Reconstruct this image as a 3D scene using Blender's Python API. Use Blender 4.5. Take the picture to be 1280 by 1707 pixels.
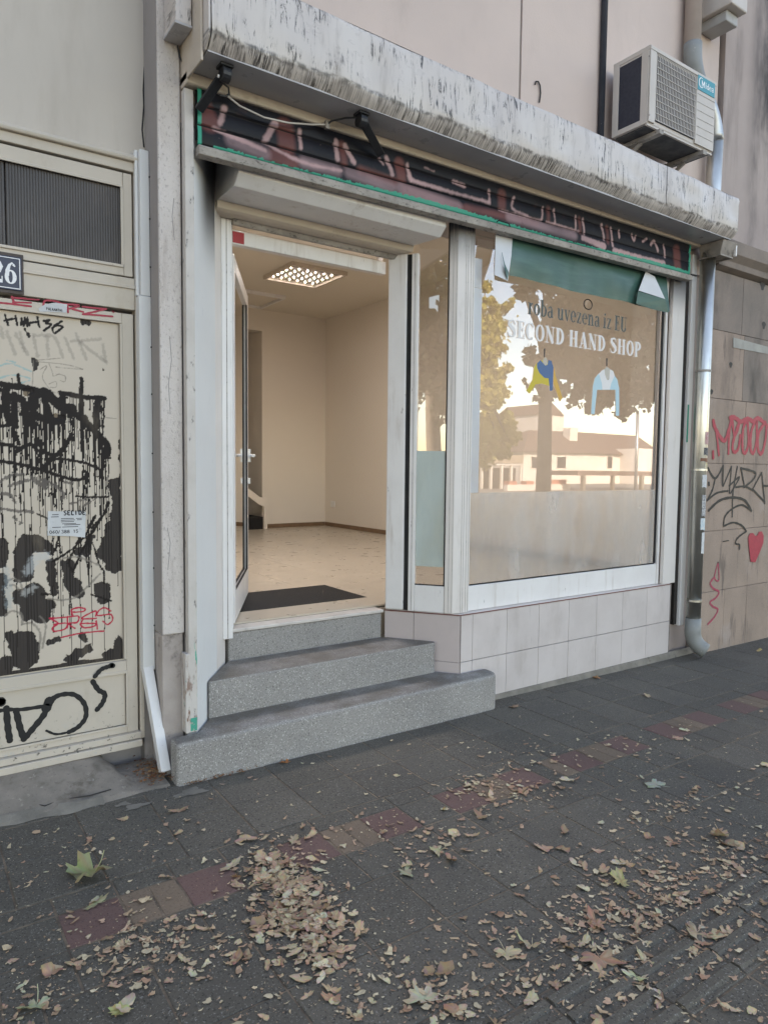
import bpy, math, random
import numpy as np
from mathutils import Vector, Matrix
random.seed(7); RNG = np.random.default_rng(11)
S = bpy.context.scene
for o in list(bpy.data.objects): bpy.data.objects.remove(o)
COL = S.collection
R = math.radians

# ------------------------------------------------------------------ camera
YAW, PITCH, ROLL, FPX, HC = R(34.88), R(-3.74), R(0.605), 1163.0, 1.5
_f = Vector((math.sin(YAW)*math.cos(PITCH), math.cos(YAW)*math.cos(PITCH), math.sin(PITCH)))
_r = Vector((math.cos(YAW), -math.sin(YAW), 0)); _u = _r.cross(_f)
_r2 = math.cos(ROLL)*_r + math.sin(ROLL)*_u; _u2 = -math.sin(ROLL)*_r + math.cos(ROLL)*_u
cam = bpy.data.cameras.new('camera'); cam_o = bpy.data.objects.new('camera', cam); COL.objects.link(cam_o)
cam.sensor_fit = 'HORIZONTAL'; cam.sensor_width = 36; cam.lens = FPX/1280*36
cam.clip_start = 0.05; cam.clip_end = 600
cam_o.matrix_world = Matrix(((_r2.x, _u2.x, -_f.x, 0), (_r2.y, _u2.y, -_f.y, 0), (_r2.z, _u2.z, -_f.z, HC), (0, 0, 0, 1)))
S.camera = cam_o

# ------------------------------------------------------------------ sky, sun, exposure
SUN_EL, SUN_AZ = 29.0, -22.0          # sun stands behind the building, a little to the left
w = bpy.data.worlds.new('World'); S.world = w; w.use_nodes = True
nt = w.node_tree; bg = nt.nodes['Background']
sky = nt.nodes.new('ShaderNodeTexSky'); sky.sky_type = 'NISHITA'; sky.sun_disc = False
sky.sun_elevation = R(SUN_EL); sky.sun_rotation = R(SUN_AZ); sky.air_density = 1.0; sky.dust_density = 0.8; sky.ozone_density = 0.8
nt.links.new(sky.outputs[0], bg.inputs[0]); bg.inputs[1].default_value = 0.15
sd = bpy.data.lights.new('sun', 'SUN'); sd.energy = 3.0; sd.angle = R(0.5); sd.color = (1, .97, .93)
so = bpy.data.objects.new('sun', sd); COL.objects.link(so); so.location = (-10, 30, 30)
sdir = Vector((math.sin(R(SUN_AZ))*math.cos(R(SUN_EL)), math.cos(R(SUN_AZ))*math.cos(R(SUN_EL)), math.sin(R(SUN_EL))))
so.rotation_euler = sdir.to_track_quat('Z', 'Y').to_euler()
S.view_settings.view_transform = 'Standard'; S.view_settings.look = 'None'; S.view_settings.gamma = 1
S.view_settings.exposure = 2.12
S.view_settings.use_white_balance = True; S.view_settings.white_balance_temperature = 8300; S.view_settings.white_balance_tint = 17
S.render.engine = 'CYCLES'
S.cycles.max_bounces = 8; S.cycles.transparent_max_bounces = 16; S.cycles.sample_clamp_indirect = 6

# ------------------------------------------------------------------ helpers
def G(x): return 0.024 - 0.011*x                 # the pavement falls gently to the right
def ray(x, y): return _f + (x-640)/FPX*_r2 - (y-853.5)/FPX*_u2
def at(x, y, Y):                                  # photo pixel -> point on the vertical plane at depth Y
    d = ray(x, y); t = Y/d.y; return Vector((d.x*t, Y, HC + d.z*t))
def gat(x, y, h=0.0):                             # photo pixel -> point on the pavement
    d = ray(x, y)
    t = (0.024 + h - HC)/(d.z + 0.011*d.x)
    return Vector((d.x*t, d.y*t, HC + d.z*t))
GLASS_Y = 3.32
def mir(x, y, Yv):                                # point seen mirrored in the shop window
    p = at(x, y, Yv); return Vector((p.x, 2*GLASS_Y - Yv, p.z))

def lin(r, g, b):
    f = lambda c: (c/255/12.92 if c/255 <= .04045 else ((c/255+.055)/1.055)**2.4)
    return (f(r), f(g), f(b))

class MB:
    def __init__(s): s.v = []; s.f = []
    def add(s, vs, fs):
        n = len(s.v); s.v += [tuple(p) for p in vs]; s.f += [tuple(i+n for i in q) for q in fs]; return s
    def box(s, x0, x1, y0, y1, z0, z1):
        return s.add([(x0,y0,z0),(x1,y0,z0),(x1,y1,z0),(x0,y1,z0),(x0,y0,z1),(x1,y0,z1),(x1,y1,z1),(x0,y1,z1)],
                     [(0,3,2,1),(4,5,6,7),(0,1,5,4),(1,2,6,5),(2,3,7,6),(3,0,4,7)])
    def prism(s, poly, z0, z1):                   # polygon in XY, anticlockwise, pushed up in Z
        n = len(poly)
        return s.add([(x,y,z0) for x,y in poly]+[(x,y,z1) for x,y in poly],
                     [tuple(range(n))[::-1], tuple(range(n,2*n))]+[(i,(i+1)%n,n+(i+1)%n,n+i) for i in range(n)])
    def prof(s, poly, x0, x1, x0f=None, x1f=None):   # profile in (Y,Z) pushed along X; ends may be functions of Y
        n = len(poly); a = x0f or (lambda y: x0); b = x1f or (lambda y: x1)
        return s.add([(a(y),y,z) for y,z in poly]+[(b(y),y,z) for y,z in poly],
                     [tuple(range(n)), tuple(range(n,2*n))[::-1]]+[(i,n+i,n+(i+1)%n,(i+1)%n) for i in range(n)])
    def xzplate(s, poly, y0, y1):                  # polygon in XZ with thickness in Y
        n = len(poly)
        return s.add([(x,y0,z) for x,z in poly]+[(x,y1,z) for x,z in poly],
                     [tuple(range(n)), tuple(range(n,2*n))[::-1]]+[(i,n+i,n+(i+1)%n,(i+1)%n) for i in range(n)])
    def tube(s, pts, r, n=10, cap=True):
        pts = [Vector(p) for p in pts]; rs = r if isinstance(r, (list,tuple)) else [r]*len(pts)
        base = len(s.v); up = None
        for i, p in enumerate(pts):
            t = (pts[min(i+1,len(pts)-1)] - pts[max(i-1,0)]).normalized()
            if up is None: up = t.orthogonal().normalized()
            up = (up - t*up.dot(t)).normalized(); bi = t.cross(up)
            for k in range(n):
                a = 2*math.pi*k/n; s.v.append(tuple(p + rs[i]*(math.cos(a)*up + math.sin(a)*bi)))
        for i in range(len(pts)-1):
            for k in range(n):
                s.f.append((base+i*n+k, base+i*n+(k+1)%n, base+(i+1)*n+(k+1)%n, base+(i+1)*n+k))
        if cap:
            s.f.append(tuple(base+k for k in range(n))[::-1]); s.f.append(tuple(base+(len(pts)-1)*n+k for k in range(n)))
        return s
    def bar(s, p0, p1, w, h, up=(0,0,1)):          # straight bar of rectangular section
        p0, p1 = Vector(p0), Vector(p1); t = (p1-p0).normalized(); a = Vector(up).cross(t)
        a = (a if a.length > 1e-4 else t.orthogonal()).normalized(); b = t.cross(a)
        vs = [p + a*sx*w/2 + b*sy*h/2 for p in (p0,p1) for sx,sy in ((-1,-1),(1,-1),(1,1),(-1,1))]
        return s.add(vs, [(0,3,2,1),(4,5,6,7),(0,1,5,4),(1,2,6,5),(2,3,7,6),(3,0,4,7)])

def link(o, parent=None):
    COL.objects.link(o)
    if parent is not None: o.parent = parent
    return o
def wloc(p):
    v = Vector((0,0,0))
    while p is not None: v += p.location; p = p.parent
    return v
def tag(o, label=None, cat=None, group=None, kind=None):
    if label: o['label'] = label
    if cat: o['category'] = cat
    if group: o['group'] = group
    if kind: o['kind'] = kind
    return o
def thing(name, loc, label, cat, group=None):
    o = bpy.data.objects.new(name, None); o.empty_display_size = .1; link(o); o.location = loc
    return tag(o, label, cat, group)
def obj(name, mb, mat, parent=None, bevel=0, smooth=False, seg=2, loc=None):
    base = wloc(parent)
    if loc is None:
        if parent is None:
            a = np.array(mb.v); loc = Vector((a[:,0].mean(), a[:,1].mean(), a[:,2].min()))
        else: loc = Vector((0,0,0))
    off = base + Vector(loc)
    me = bpy.data.meshes.new(name)
    me.from_pydata([(v[0]-off.x, v[1]-off.y, v[2]-off.z) for v in mb.v], [], mb.f); me.update()
    if mat: me.materials.append(mat)
    if smooth: me.polygons.foreach_set('use_smooth', [True]*len(me.polygons))
    o = bpy.data.objects.new(name, me); link(o, parent); o.location = loc
    if bevel:
        m = o.modifiers.new('bevel', 'BEVEL'); m.width = bevel; m.segments = seg; m.limit_method = 'ANGLE'; m.angle_limit = R(35)
    return o
def B(name, b, mat, parent=None, bevel=.003, **k): return obj(name, MB().box(*b), mat, parent, bevel, **k)
def one(name, mb, mat, label, cat, group=None, **k): return tag(obj(name, mb, mat, None, **k), label, cat, group)

# ------------------------------------------------------------------ materials
def nd(nt, typ, ins=None, **attrs):
    n = nt.nodes.new(typ)
    for k, v in attrs.items(): setattr(n, k, v)
    for k, v in (ins or {}).items():
        if hasattr(v, 'is_linked') or hasattr(v, 'links'): nt.links.new(v, n.inputs[k])
        else: n.inputs[k].default_value = v
    return n
def c4(c): return (c[0], c[1], c[2], 1)
def new_mat(name):
    m = bpy.data.materials.new(name); m.use_nodes = True; nt = m.node_tree
    return m, nt, nt.nodes['Principled BSDF']
def pos(nt, scale, local=False):
    src = nd(nt, 'ShaderNodeTexCoord').outputs['Object'] if local else nd(nt, 'ShaderNodeNewGeometry').outputs['Position']
    return nd(nt, 'ShaderNodeVectorMath', {0: src, 1: tuple(scale) if isinstance(scale,(tuple,list)) else (scale,)*3}, operation='MULTIPLY').outputs[0]
def noise(nt, scale, detail=4, rough=.6, dist=0, local=False):
    return nd(nt, 'ShaderNodeTexNoise', {'Vector': pos(nt, scale, local), 'Scale': 1.0, 'Detail': detail, 'Roughness': rough, 'Distortion': dist}).outputs['Fac']
def smooth01(nt, val, lo, hi):
    return nd(nt, 'ShaderNodeMapRange', {'Value': val, 'From Min': lo, 'From Max': hi}, interpolation_type='SMOOTHSTEP', clamp=True).outputs[0]
def axis(nt, ax):
    g = nd(nt, 'ShaderNodeNewGeometry'); s = nd(nt, 'ShaderNodeSeparateXYZ', {0: g.outputs['Position']}); return s.outputs[ax]
def mul(nt, a, b): return nd(nt, 'ShaderNodeMath', {0: a, 1: b}, operation='MULTIPLY').outputs[0]
def mixc(nt, fac, a, b, blend='MIX'):
    n = nt.nodes.new('ShaderNodeMix'); n.data_type = 'RGBA'; n.blend_type = blend
    for k, v in ((0, fac), (6, a), (7, b)):
        if hasattr(v, 'links'): nt.links.new(v, n.inputs[k])
        else: n.inputs[k].default_value = v
    return n.outputs[2]
def surf(name, c1, c2=None, scale=3, rough=.6, layers=(), bump=None, spec=.4, metal=0, vary=0, attr=None, rvar=.1):
    """layers: (colour, noise scale, lo, hi, strength[, (axis, a, b)]) laid over a two-tone base"""
    m, nt, b = new_mat(name)
    if attr: col = nd(nt, 'ShaderNodeVertexColor', layer_name=attr).outputs[0]
    else: col = mixc(nt, smooth01(nt, noise(nt, scale), .3, .7), c4(c1), c4(c2 or c1))
    if vary:                                                     # each object its own shade
        inf = nd(nt, 'ShaderNodeObjectInfo').outputs['Random']
        v = nd(nt, 'ShaderNodeMapRange', {'Value': inf, 'To Min': 1-vary, 'To Max': 1+vary}).outputs[0]
        hsv = nd(nt, 'ShaderNodeHueSaturation', {'Color': col, 'Value': v}); col = hsv.outputs[0]
    for L in layers:
        f = smooth01(nt, noise(nt, L[1], 6, .65), L[2], L[3])
        if len(L) > 5 and L[5]: f = mul(nt, f, smooth01(nt, axis(nt, L[5][0]), L[5][1], L[5][2]))
        if len(L) > 6 and L[6]: f = mul(nt, f, smooth01(nt, axis(nt, L[6][0]), L[6][1], L[6][2]))
        col = mixc(nt, mul(nt, f, L[4]), col, c4(L[0]))
    nt.links.new(col, b.inputs['Base Color'])
    b.inputs['Metallic'].default_value = metal; b.inputs['Specular IOR Level'].default_value = spec
    rr = nd(nt, 'ShaderNodeMapRange', {'Value': noise(nt, 9), 'To Min': max(.02, rough-rvar), 'To Max': min(1, rough+rvar)}).outputs[0]
    nt.links.new(rr, b.inputs['Roughness'])
    if bump:
        h = noise(nt, bump[0], 5, .65)
        if len(bump) > 2:
            h = nd(nt, 'ShaderNodeMath', {0: h, 1: mul(nt, noise(nt, bump[2], 3), bump[3])}, operation='ADD').outputs[0]
        bn = nd(nt, 'ShaderNodeBump', {'Height': h, 'Strength': bump[1], 'Distance': .004}); nt.links.new(bn.outputs[0], b.inputs['Normal'])
    return m

GRIME = (.045, .038, .032); RUST = (.16, .055, .02)
M = {}
M['wall_pink'] = surf('pinkish_render', (.62,.50,.44), (.56,.455,.405), 1.1, .9, [((.36,.29,.25), (2,2,.7), .5, .78, .45), ((.66,.56,.51), 2.3, .6, .75, .4)], (90,.35,14,.8))
M['wall_grey'] = surf('grey_pink_render', (.42,.345,.31), (.36,.295,.27), 1.3, .92, [((.1,.085,.08), (3,3,.5), .52, .75, .6), ((.03,.029,.03), (1.3,1.3,.4), .38, .6, .95, (0,5.85,6.15))], (90,.35,14,.8))
M['wall_cream'] = surf('cream_render', (.54,.485,.425), (.49,.445,.395), .9, .85, [((.40,.35,.30), (5,5,1.0), .52, .74, .55), ((.36,.31,.26), (2,2,.5), .55, .75, .4), (GRIME, (16,16,2.5), .5, .66, .8, (0,.97,1.045))], (70,.12,8,.8))
M['stucco'] = surf('rough_stucco', (.66,.605,.565), (.58,.525,.485), 3, .95, [((.33,.28,.25), (85,85,55), .55, .66, .6), ((.40,.34,.30), (22,22,3), .56, .7, .55), ((.36,.29,.24), (5,5,1.5), .58, .8, .5), (GRIME, (14,14,4), .55, .7, .8, (2,2.7,3.3))], (160,.9,60,1.2))
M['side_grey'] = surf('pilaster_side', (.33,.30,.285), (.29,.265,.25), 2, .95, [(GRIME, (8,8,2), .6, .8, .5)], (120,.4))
M['concrete_base'] = surf('bare_concrete', (.44,.385,.35), (.36,.31,.28), 6, .95, [(GRIME, 7, .58, .75, .7)], (120,.6))
M['tile'] = surf('facade_tile', (.58,.525,.50), (.535,.48,.455), 5, .34, [((.40,.35,.32), (7,7,2.4), .5, .76, .55), ((.25,.22,.2), (50,50,4), .66, .72, .4), ((.3,.26,.23), 30, .68, .78, .3)], (25,.05), spec=.5, vary=.03)
M['tile_pink'] = surf('facade_tile_rosy', (.54,.46,.44), (.51,.44,.42), 5, .34, [((.38,.32,.30), (7,7,3), .55, .8, .45)], (25,.05), spec=.5, vary=.03)
M['grout'] = surf('grout', (.26,.22,.2), (.2,.17,.155), 20, .95)
M['redline'] = surf('red_brown_edge', (.2,.075,.06), (.15,.06,.05), 12, .6)
M['alu'] = surf('white_powder_coat', (.74,.72,.70), (.69,.665,.645), 4, .38, [((.47,.41,.36), (14,14,1.6), .54, .74, .6), (GRIME, (38,38,10), .66, .72, .6)], (40,.03))
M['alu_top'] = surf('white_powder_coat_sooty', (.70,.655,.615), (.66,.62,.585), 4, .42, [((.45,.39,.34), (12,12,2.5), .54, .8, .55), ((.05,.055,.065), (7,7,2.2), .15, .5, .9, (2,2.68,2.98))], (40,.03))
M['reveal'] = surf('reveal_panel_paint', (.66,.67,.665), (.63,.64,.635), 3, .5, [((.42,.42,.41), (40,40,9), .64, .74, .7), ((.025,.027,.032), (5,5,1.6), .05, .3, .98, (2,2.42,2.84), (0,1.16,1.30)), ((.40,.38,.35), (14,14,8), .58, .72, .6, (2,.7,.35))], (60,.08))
M['channel'] = surf('channel_paint', (.57,.53,.49), (.50,.46,.42), 5, .6, [((.03,.03,.03), (30,30,12), .6, .7, .8), (RUST, (40,40,10), .5, .62, .9, (2,.8,.3)), ((.02,.36,.25), (16,16,3), .60, .63, .9, (2,.85,.55))], (60,.2))
M['beige_metal'] = surf('beige_painted_metal', (.56,.48,.395), (.51,.435,.355), 5, .55, [((.30,.24,.18), (9,9,9), .56, .78, .6), (GRIME, (40,40,20), .64, .74, .6)], (60,.1))
M['bar_grey'] = surf('weathered_bottom_bar', (.40,.36,.32), (.26,.235,.21), 9, .6, [(GRIME, (30,30,60), .52, .7, .8)], (60,.2))
M['black_gap'] = surf('black_gasket', (.012,.012,.013), (.02,.02,.02), 20, .7)
M['black_rail'] = surf('black_rusty_rail', (.02,.018,.017), (.03,.025,.022), 9, .6, [(RUST, (50,50,9), .6, .7, .8), ((.5,.46,.42), (60,60,10), .66, .7, .7)])
M['fascia'] = None
M['soffit'] = surf('grey_soffit', (.46,.45,.45), (.40,.39,.395), 3, .3, [((.40,.39,.385), (5,9,9), .6, .8, .35), (GRIME, (20,20,20), .68, .8, .6)], (30,.04))
M['dark_pipe'] = surf('dark_blue_pipe', (.03,.036,.05), (.045,.05,.062), 8, .5, [((.3,.26,.24), (40,40,20), .66, .72, .6)])
M['pvc'] = surf('grey_plastic_pipe', (.40,.39,.37), (.36,.35,.33), 5, .45, [((.22,.2,.18), (9,9,3), .55, .8, .4)])
M['elbow'] = surf('painted_elbow', (.25,.26,.25), (.21,.215,.205), 5, .45, [((.5,.47,.43), (30,30,30), .63, .72, .6)], (40,.1))
M['pvc_pink'] = surf('overpainted_pipe', (.48,.40,.36), (.43,.36,.32), 5, .7)
M['zinc'] = surf('galvanised_sheet', (.68,.66,.60), (.60,.585,.53), 6, .36, [((.30,.31,.31), (14,14,3), .56, .75, .5)], (10,.05), metal=1)
M['zinc_dull'] = surf('galvanised_sheet_dull', (.42,.43,.43), (.36,.37,.37), 6, .38, [((.25,.25,.25), (14,14,3), .56, .75, .5)], (10,.05), metal=.8)
M['ac_white'] = surf('ac_casing', (.56,.505,.455), (.52,.47,.42), 5, .5, [((.33,.27,.22), (8,8,3), .58, .8, .5)], (30,.04))
M['ac_dark'] = surf('coil_dark', (.02,.022,.035), (.03,.032,.045), 60, .55)
M['ac_pan'] = surf('base_pan', (.05,.05,.055), (.10,.10,.10), 14, .6)
M['teal'] = surf('badge_teal', (.01,.25,.30), (.012,.28,.33), 9, .4)
M['white_print'] = surf('white_print', (.78,.78,.78), None, 4, .5)
M['black_metal'] = surf('black_metal', (.012,.013,.016), (.022,.023,.026), 12, .45)
M['cable_white'] = surf('cable_white', (.62,.58,.53), (.5,.46,.42), 9, .5)
M['duct'] = surf('plastic_duct', (.68,.68,.665), (.64,.64,.63), 4, .45, [((.4,.37,.33), (12,12,4), .6, .8, .5), (GRIME, (30,30,30), .7, .76, .7)])
M['duct_low'] = surf('plastic_duct_new', (.70,.69,.68), (.65,.64,.63), 6, .4, [(GRIME, (50,50,50), .68, .74, .7)])
M['door_paint'] = surf('door_cream_paint', (.56,.49,.41), (.51,.45,.375), 2.5, .55, [((.36,.29,.21), (6,6,3), .55, .8, .5), (RUST, (26,26,40), .68, .76, .7), ((.45,.45,.43), (20,20,20), .6, .66, .75, (2,.34,.18)), (GRIME, (36,36,36), .6, .66, .85, (2,.40,.17))], (50,.1))
M['reeded'] = surf('reeded_dark_glass', (.075,.065,.06), (.055,.048,.045), 3, .35, [((.16,.135,.115), (4,4,2), .5, .8, .5)])
M['enamel'] = surf('enamel_navy', (.012,.017,.045), (.018,.022,.05), 9, .3, [((.22,.18,.16), (30,30,30), .66, .72, .8)])
M['plate_edge'] = surf('plate_backing', (.12,.095,.085), (.07,.06,.055), 20, .8)
M['paper'] = surf('paper', (.60,.61,.61), (.52,.53,.53), 9, .8, [((.35,.36,.37), (24,24,24), .55, .7, .5)])
M['ink'] = surf('ink', (.03,.03,.035), None, 4, .7)
M['red_sticker'] = surf('red_sticker', (.42,.03,.04), (.36,.03,.035), 9, .5)
M['terrazzo'] = None
M['mat'] = surf('doormat_pile', (.012,.012,.012), (.03,.028,.026), 120, 1, [((.07,.065,.06), 260, .58, .7, .7)], (300,1))
M['room_wall'] = surf('room_wall_paint', (.72,.65,.56), (.71,.64,.55), 1, .8)
M['room_ceiling'] = surf('room_ceiling_paint', (.70,.635,.54), None, 1, .85)
M['room_floor'] = surf('room_floor_tile', (.50,.44,.355), (.47,.41,.33), 2.4, .3, [((.43,.37,.30), (3,7,3), .5, .8, .4)], spec=.5, vary=.02)
M['threshold'] = surf('threshold_stone', (.60,.56,.51), (.50,.46,.42), 8, .5, [((.3,.27,.24), 16, .58, .72, .6)])
M['skirting'] = surf('brown_skirting', (.21,.13,.075), (.17,.105,.06), 8, .4)
M['stair_black'] = surf('black_carpet', (.012,.011,.011), None, 4, .9)
M['socket'] = surf('white_plastic', (.72,.70,.66), None, 4, .4)
M['green_film'] = surf('green_vinyl', (.035,.10,.082), (.045,.12,.098), 3, .35, [((.09,.20,.165), (3,3,20), .4, .7, .4)], spec=.5)
M['film_back'] = surf('silver_film_back', (.62,.63,.64), (.56,.57,.58), 6, .35, [((.3,.31,.33), (18,18,8), .6, .75, .5)])
M['letters_white'] = surf('letters_white', (.68,.66,.64), None, 4, .5)
M['letters_grey'] = surf('letters_slate', (.06,.08,.078), None, 4, .5)
M['concrete'] = surf('concrete_slab', (.28,.24,.20), (.19,.163,.135), 6, .95, [((.11,.09,.072), (9,9,9), .5, .7, .75), ((.38,.34,.29), 22, .6, .68, .6), ((.12,.10,.085), 70, .58, .66, .5)], (140,.6,20,1))
M['slab_edge'] = surf('mortar_edge', (.24,.215,.18), (.16,.143,.12), 8, .95, [(GRIME, 14, .6, .72, .6)], (120,.7))
M['joint_sand'] = surf('joint_sand', (.25,.185,.13), (.10,.078,.06), 12, 1, [((.32,.255,.19), 40, .58, .7, .8)], (200,.8))
M['road'] = surf('asphalt', (.10,.098,.094), (.085,.083,.08), 3, .9)
M['earth'] = surf('far_ground', (.26,.24,.21), (.22,.205,.18), .1, .95)
M['kerb'] = surf('kerb_stone', (.26,.25,.235), (.2,.195,.185), 4, .9)

def speckle(name, base, base2, dark, light, sc, amt, rough, worn=None, vary=0, bump=.5):
    m, nt, b = new_mat(name)
    col = mixc(nt, smooth01(nt, noise(nt, 2.2, 5), .32, .68), c4(base), c4(base2))
    if vary:
        inf = nd(nt, 'ShaderNodeObjectInfo').outputs['Random']
        v = nd(nt, 'ShaderNodeMapRange', {'Value': inf, 'To Min': 1-vary, 'To Max': 1+vary}).outputs[0]
        col = nd(nt, 'ShaderNodeHueSaturation', {'Color': col, 'Value': v}).outputs[0]
    n1 = noise(nt, sc, 3, .7); n2 = noise(nt, sc*1.27+3.1, 3, .7)
    col = mixc(nt, mul(nt, smooth01(nt, n1, .54, .68), amt), col, c4(dark))
    col = mixc(nt, mul(nt, smooth01(nt, n2, .57, .68), amt), col, c4(light))
    for L in worn or ():
        f = smooth01(nt, noise(nt, L[1], 5), L[2], L[3])
        if len(L) > 5:
            s = nd(nt, 'ShaderNodeSeparateXYZ', {0: nd(nt, 'ShaderNodeNewGeometry').outputs['Normal']}).outputs[2]
            f = mul(nt, f, smooth01(nt, s, *L[5]))
        col = mixc(nt, mul(nt, f, L[4]), col, c4(L[0]))
    nt.links.new(col, b.inputs['Base Color']); b.inputs['Roughness'].default_value = rough
    bn = nd(nt, 'ShaderNodeBump', {'Height': n1, 'Strength': bump, 'Distance': .0025}); nt.links.new(bn.outputs[0], b.inputs['Normal'])
    return m
M['terrazzo'] = speckle('washed_terrazzo', (.30,.284,.264), (.25,.237,.222), (.085,.079,.072), (.66,.64,.60), 125, .95, .85,
                        [((.092,.070,.047), (4,4,4), .22, .62, .68, (.6,.95)), ((.33,.35,.36), (2,2,3), .55, .75, .4)], bump=.7)
M['paver'] = speckle('dark_paver', (.118,.102,.080), (.096,.084,.067), (.018,.017,.016), (.26,.245,.22), 105, .9, .9, [((.085,.075,.065), 3.5, .5, .75, .5)], vary=.12)
M['paver_red'] = speckle('red_paver', (.175,.098,.082), (.15,.086,.073), (.04,.025,.025), (.19,.14,.13), 130, .7, .9, [((.13,.09,.08), 6, .55, .75, .5)], vary=.1)
M['paver_tan'] = speckle('tan_paver', (.205,.145,.10), (.175,.125,.088), (.06,.042,.032), (.24,.19,.15), 130, .7, .9, vary=.1)
M['stone'] = speckle('stone_slab', (.36,.268,.212), (.295,.222,.176), (.16,.125,.105), (.44,.37,.32), 80, .5, .9,
                     [((.15,.115,.095), (3,3,1.0), .48, .72, .7), ((.42,.36,.33), 2, .6, .75, .4), ((.10,.08,.07), (11,11,2), .58, .7, .6)], vary=.07, bump=.35)
M['stone_soot'] = speckle('sooty_stone', (.27,.215,.18), (.20,.165,.14), (.09,.075,.065), (.36,.30,.26), 120, .4, .9, [((.07,.06,.052), (4,4,1.4), .45, .7, .7)], vary=.07, bump=.35)

def fascia_mat():
    m, nt, b = new_mat('streaked_white_sheet')
    col = mixc(nt, smooth01(nt, noise(nt, (3,2,1.2)), .35, .7), c4((.60,.545,.50)), c4((.53,.475,.44)))
    z = axis(nt, 2); dark = c4((.035,.029,.026))
    st = smooth01(nt, noise(nt, (42,2,6), 8, .75, .8), .53, .60)                     # short vertical runs of soot
    patch = smooth01(nt, noise(nt, (3.4,2,6), 5), .43, .55)
    col = mixc(nt, mul(nt, mul(nt, st, patch), .92), col, dark)
    wob = nd(nt, 'ShaderNodeMath', {0: z, 1: mul(nt, nd(nt, 'ShaderNodeMath', {0: noise(nt, (6,2,6), 5), 1: .5}, operation='SUBTRACT').outputs[0], .05)}, operation='ADD').outputs[0]
    low = smooth01(nt, wob, 3.336, 3.308); comb = smooth01(nt, noise(nt, (130,2,9), 4, .7), .47, .56)
    brk = nd(nt, 'ShaderNodeMapRange', {'Value': noise(nt, (4,2,4), 4), 'From Min': .35, 'From Max': .62, 'To Min': .25, 'To Max': 1}).outputs[0]
    col = mixc(nt, mul(nt, mul(nt, mul(nt, low, comb), brk), .85), col, dark)                           # the mouldy drip edge
    fold = mul(nt, smooth01(nt, wob, 3.298, 3.314), smooth01(nt, wob, 3.334, 3.318))
    col = mixc(nt, mul(nt, mul(nt, fold, smooth01(nt, noise(nt, (30,2,30), 5), .35, .6)), .8), col, dark)
    top = smooth01(nt, z, 3.575, 3.605); tn = smooth01(nt, noise(nt, (40,2,20), 6), .48, .62)
    col = mixc(nt, mul(nt, mul(nt, top, tn), .75), col, dark)
    col = mixc(nt, mul(nt, smooth01(nt, noise(nt, (14,2,2), 6, .7), .50, .72), .5), col, c4((.30,.255,.225)))
    nt.links.new(col, b.inputs['Base Color'])
    rr = nd(nt, 'ShaderNodeMapRange', {'Value': noise(nt, (5,2,9)), 'From Min': .3, 'From Max': .7, 'To Min': .22, 'To Max': .5}).outputs[0]
    nt.links.new(rr, b.inputs['Roughness'])
    bn = nd(nt, 'ShaderNodeBump', {'Height': noise(nt, (2.2,2,6), 2), 'Strength': .25, 'Distance': .03}); nt.links.new(bn.outputs[0], b.inputs['Normal'])
    return m
M['fascia'] = fascia_mat()

def glass_mat(name, tint=(1,1,1), gain=3.7):
    m, nt, b = new_mat(name); nt.nodes.remove(b); out = nt.nodes['Material Output']
    fr = nd(nt, 'ShaderNodeFresnel', {'IOR': 1.52}); fac = nd(nt, 'ShaderNodeMath', {0: fr.outputs[0], 1: gain}, operation='MULTIPLY', use_clamp=True)
    tr = nd(nt, 'ShaderNodeBsdfTransparent', {'Color': c4(tint)}); gl = nd(nt, 'ShaderNodeBsdfGlossy', {'Color': (1,1,1,1), 'Roughness': 0.0})
    bn = nd(nt, 'ShaderNodeBump', {'Height': noise(nt, 1.4, 1), 'Strength': .02, 'Distance': .02}); nt.links.new(bn.outputs[0], gl.inputs['Normal'])
    mx = nd(nt, 'ShaderNodeMixShader', {0: fac.outputs[0], 1: tr.outputs[0], 2: gl.outputs[0]})
    nt.links.new(mx.outputs[0], out.inputs[0]); return m
M['glass'] = glass_mat('window_glass')
def frost_mat(name, col, rough, dif):
    m, nt, b = new_mat(name); out = nt.nodes['Material Output']
    b.inputs['Base Color'].default_value = c4(col); b.inputs['Transmission Weight'].default_value = 1
    b.inputs['Roughness'].default_value = rough; b.inputs['IOR'].default_value = 1.35; b.inputs['Specular IOR Level'].default_value = .35
    d = nd(nt, 'ShaderNodeBsdfDiffuse', {'Color': c4(tuple(c*.8 for c in col))})
    f = nd(nt, 'ShaderNodeMapRange', {'Value': noise(nt, (5,5,1.6), 4), 'From Min': .35, 'From Max': .7, 'To Min': dif*.6, 'To Max': dif*1.5}).outputs[0]
    mx = nd(nt, 'ShaderNodeMixShader', {0: f, 1: b.outputs[0], 2: d.outputs[0]})
    nt.links.new(mx.outputs[0], out.inputs[0]); return m
M['frost'] = frost_mat('frosted_film', (.93,.92,.89), .17, .22)
M['frost_teal'] = frost_mat('frosted_teal_film', (.74,.84,.80), .45, .6)
M['frost_strip'] = frost_mat('frosted_strip', (.85,.88,.9), .45, .6)
def emit(name, c, s):
    m, nt, b = new_mat(name); b.inputs['Emission Color'].default_value = c4(c); b.inputs['Emission Strength'].default_value = s
    b.inputs['Base Color'].default_value = c4(c); return m
M['led'] = emit('led_lens', (.84,.90,1.02), 230); M['led_fill'] = emit('led_fill_lens', (.84,.91,1.04), 2700)  # second emitter serves the added, unseen fill panel
def paint(name, c, soft=0): return surf(name, c, tuple(x*.85 for x in c), 30, .55)
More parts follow.
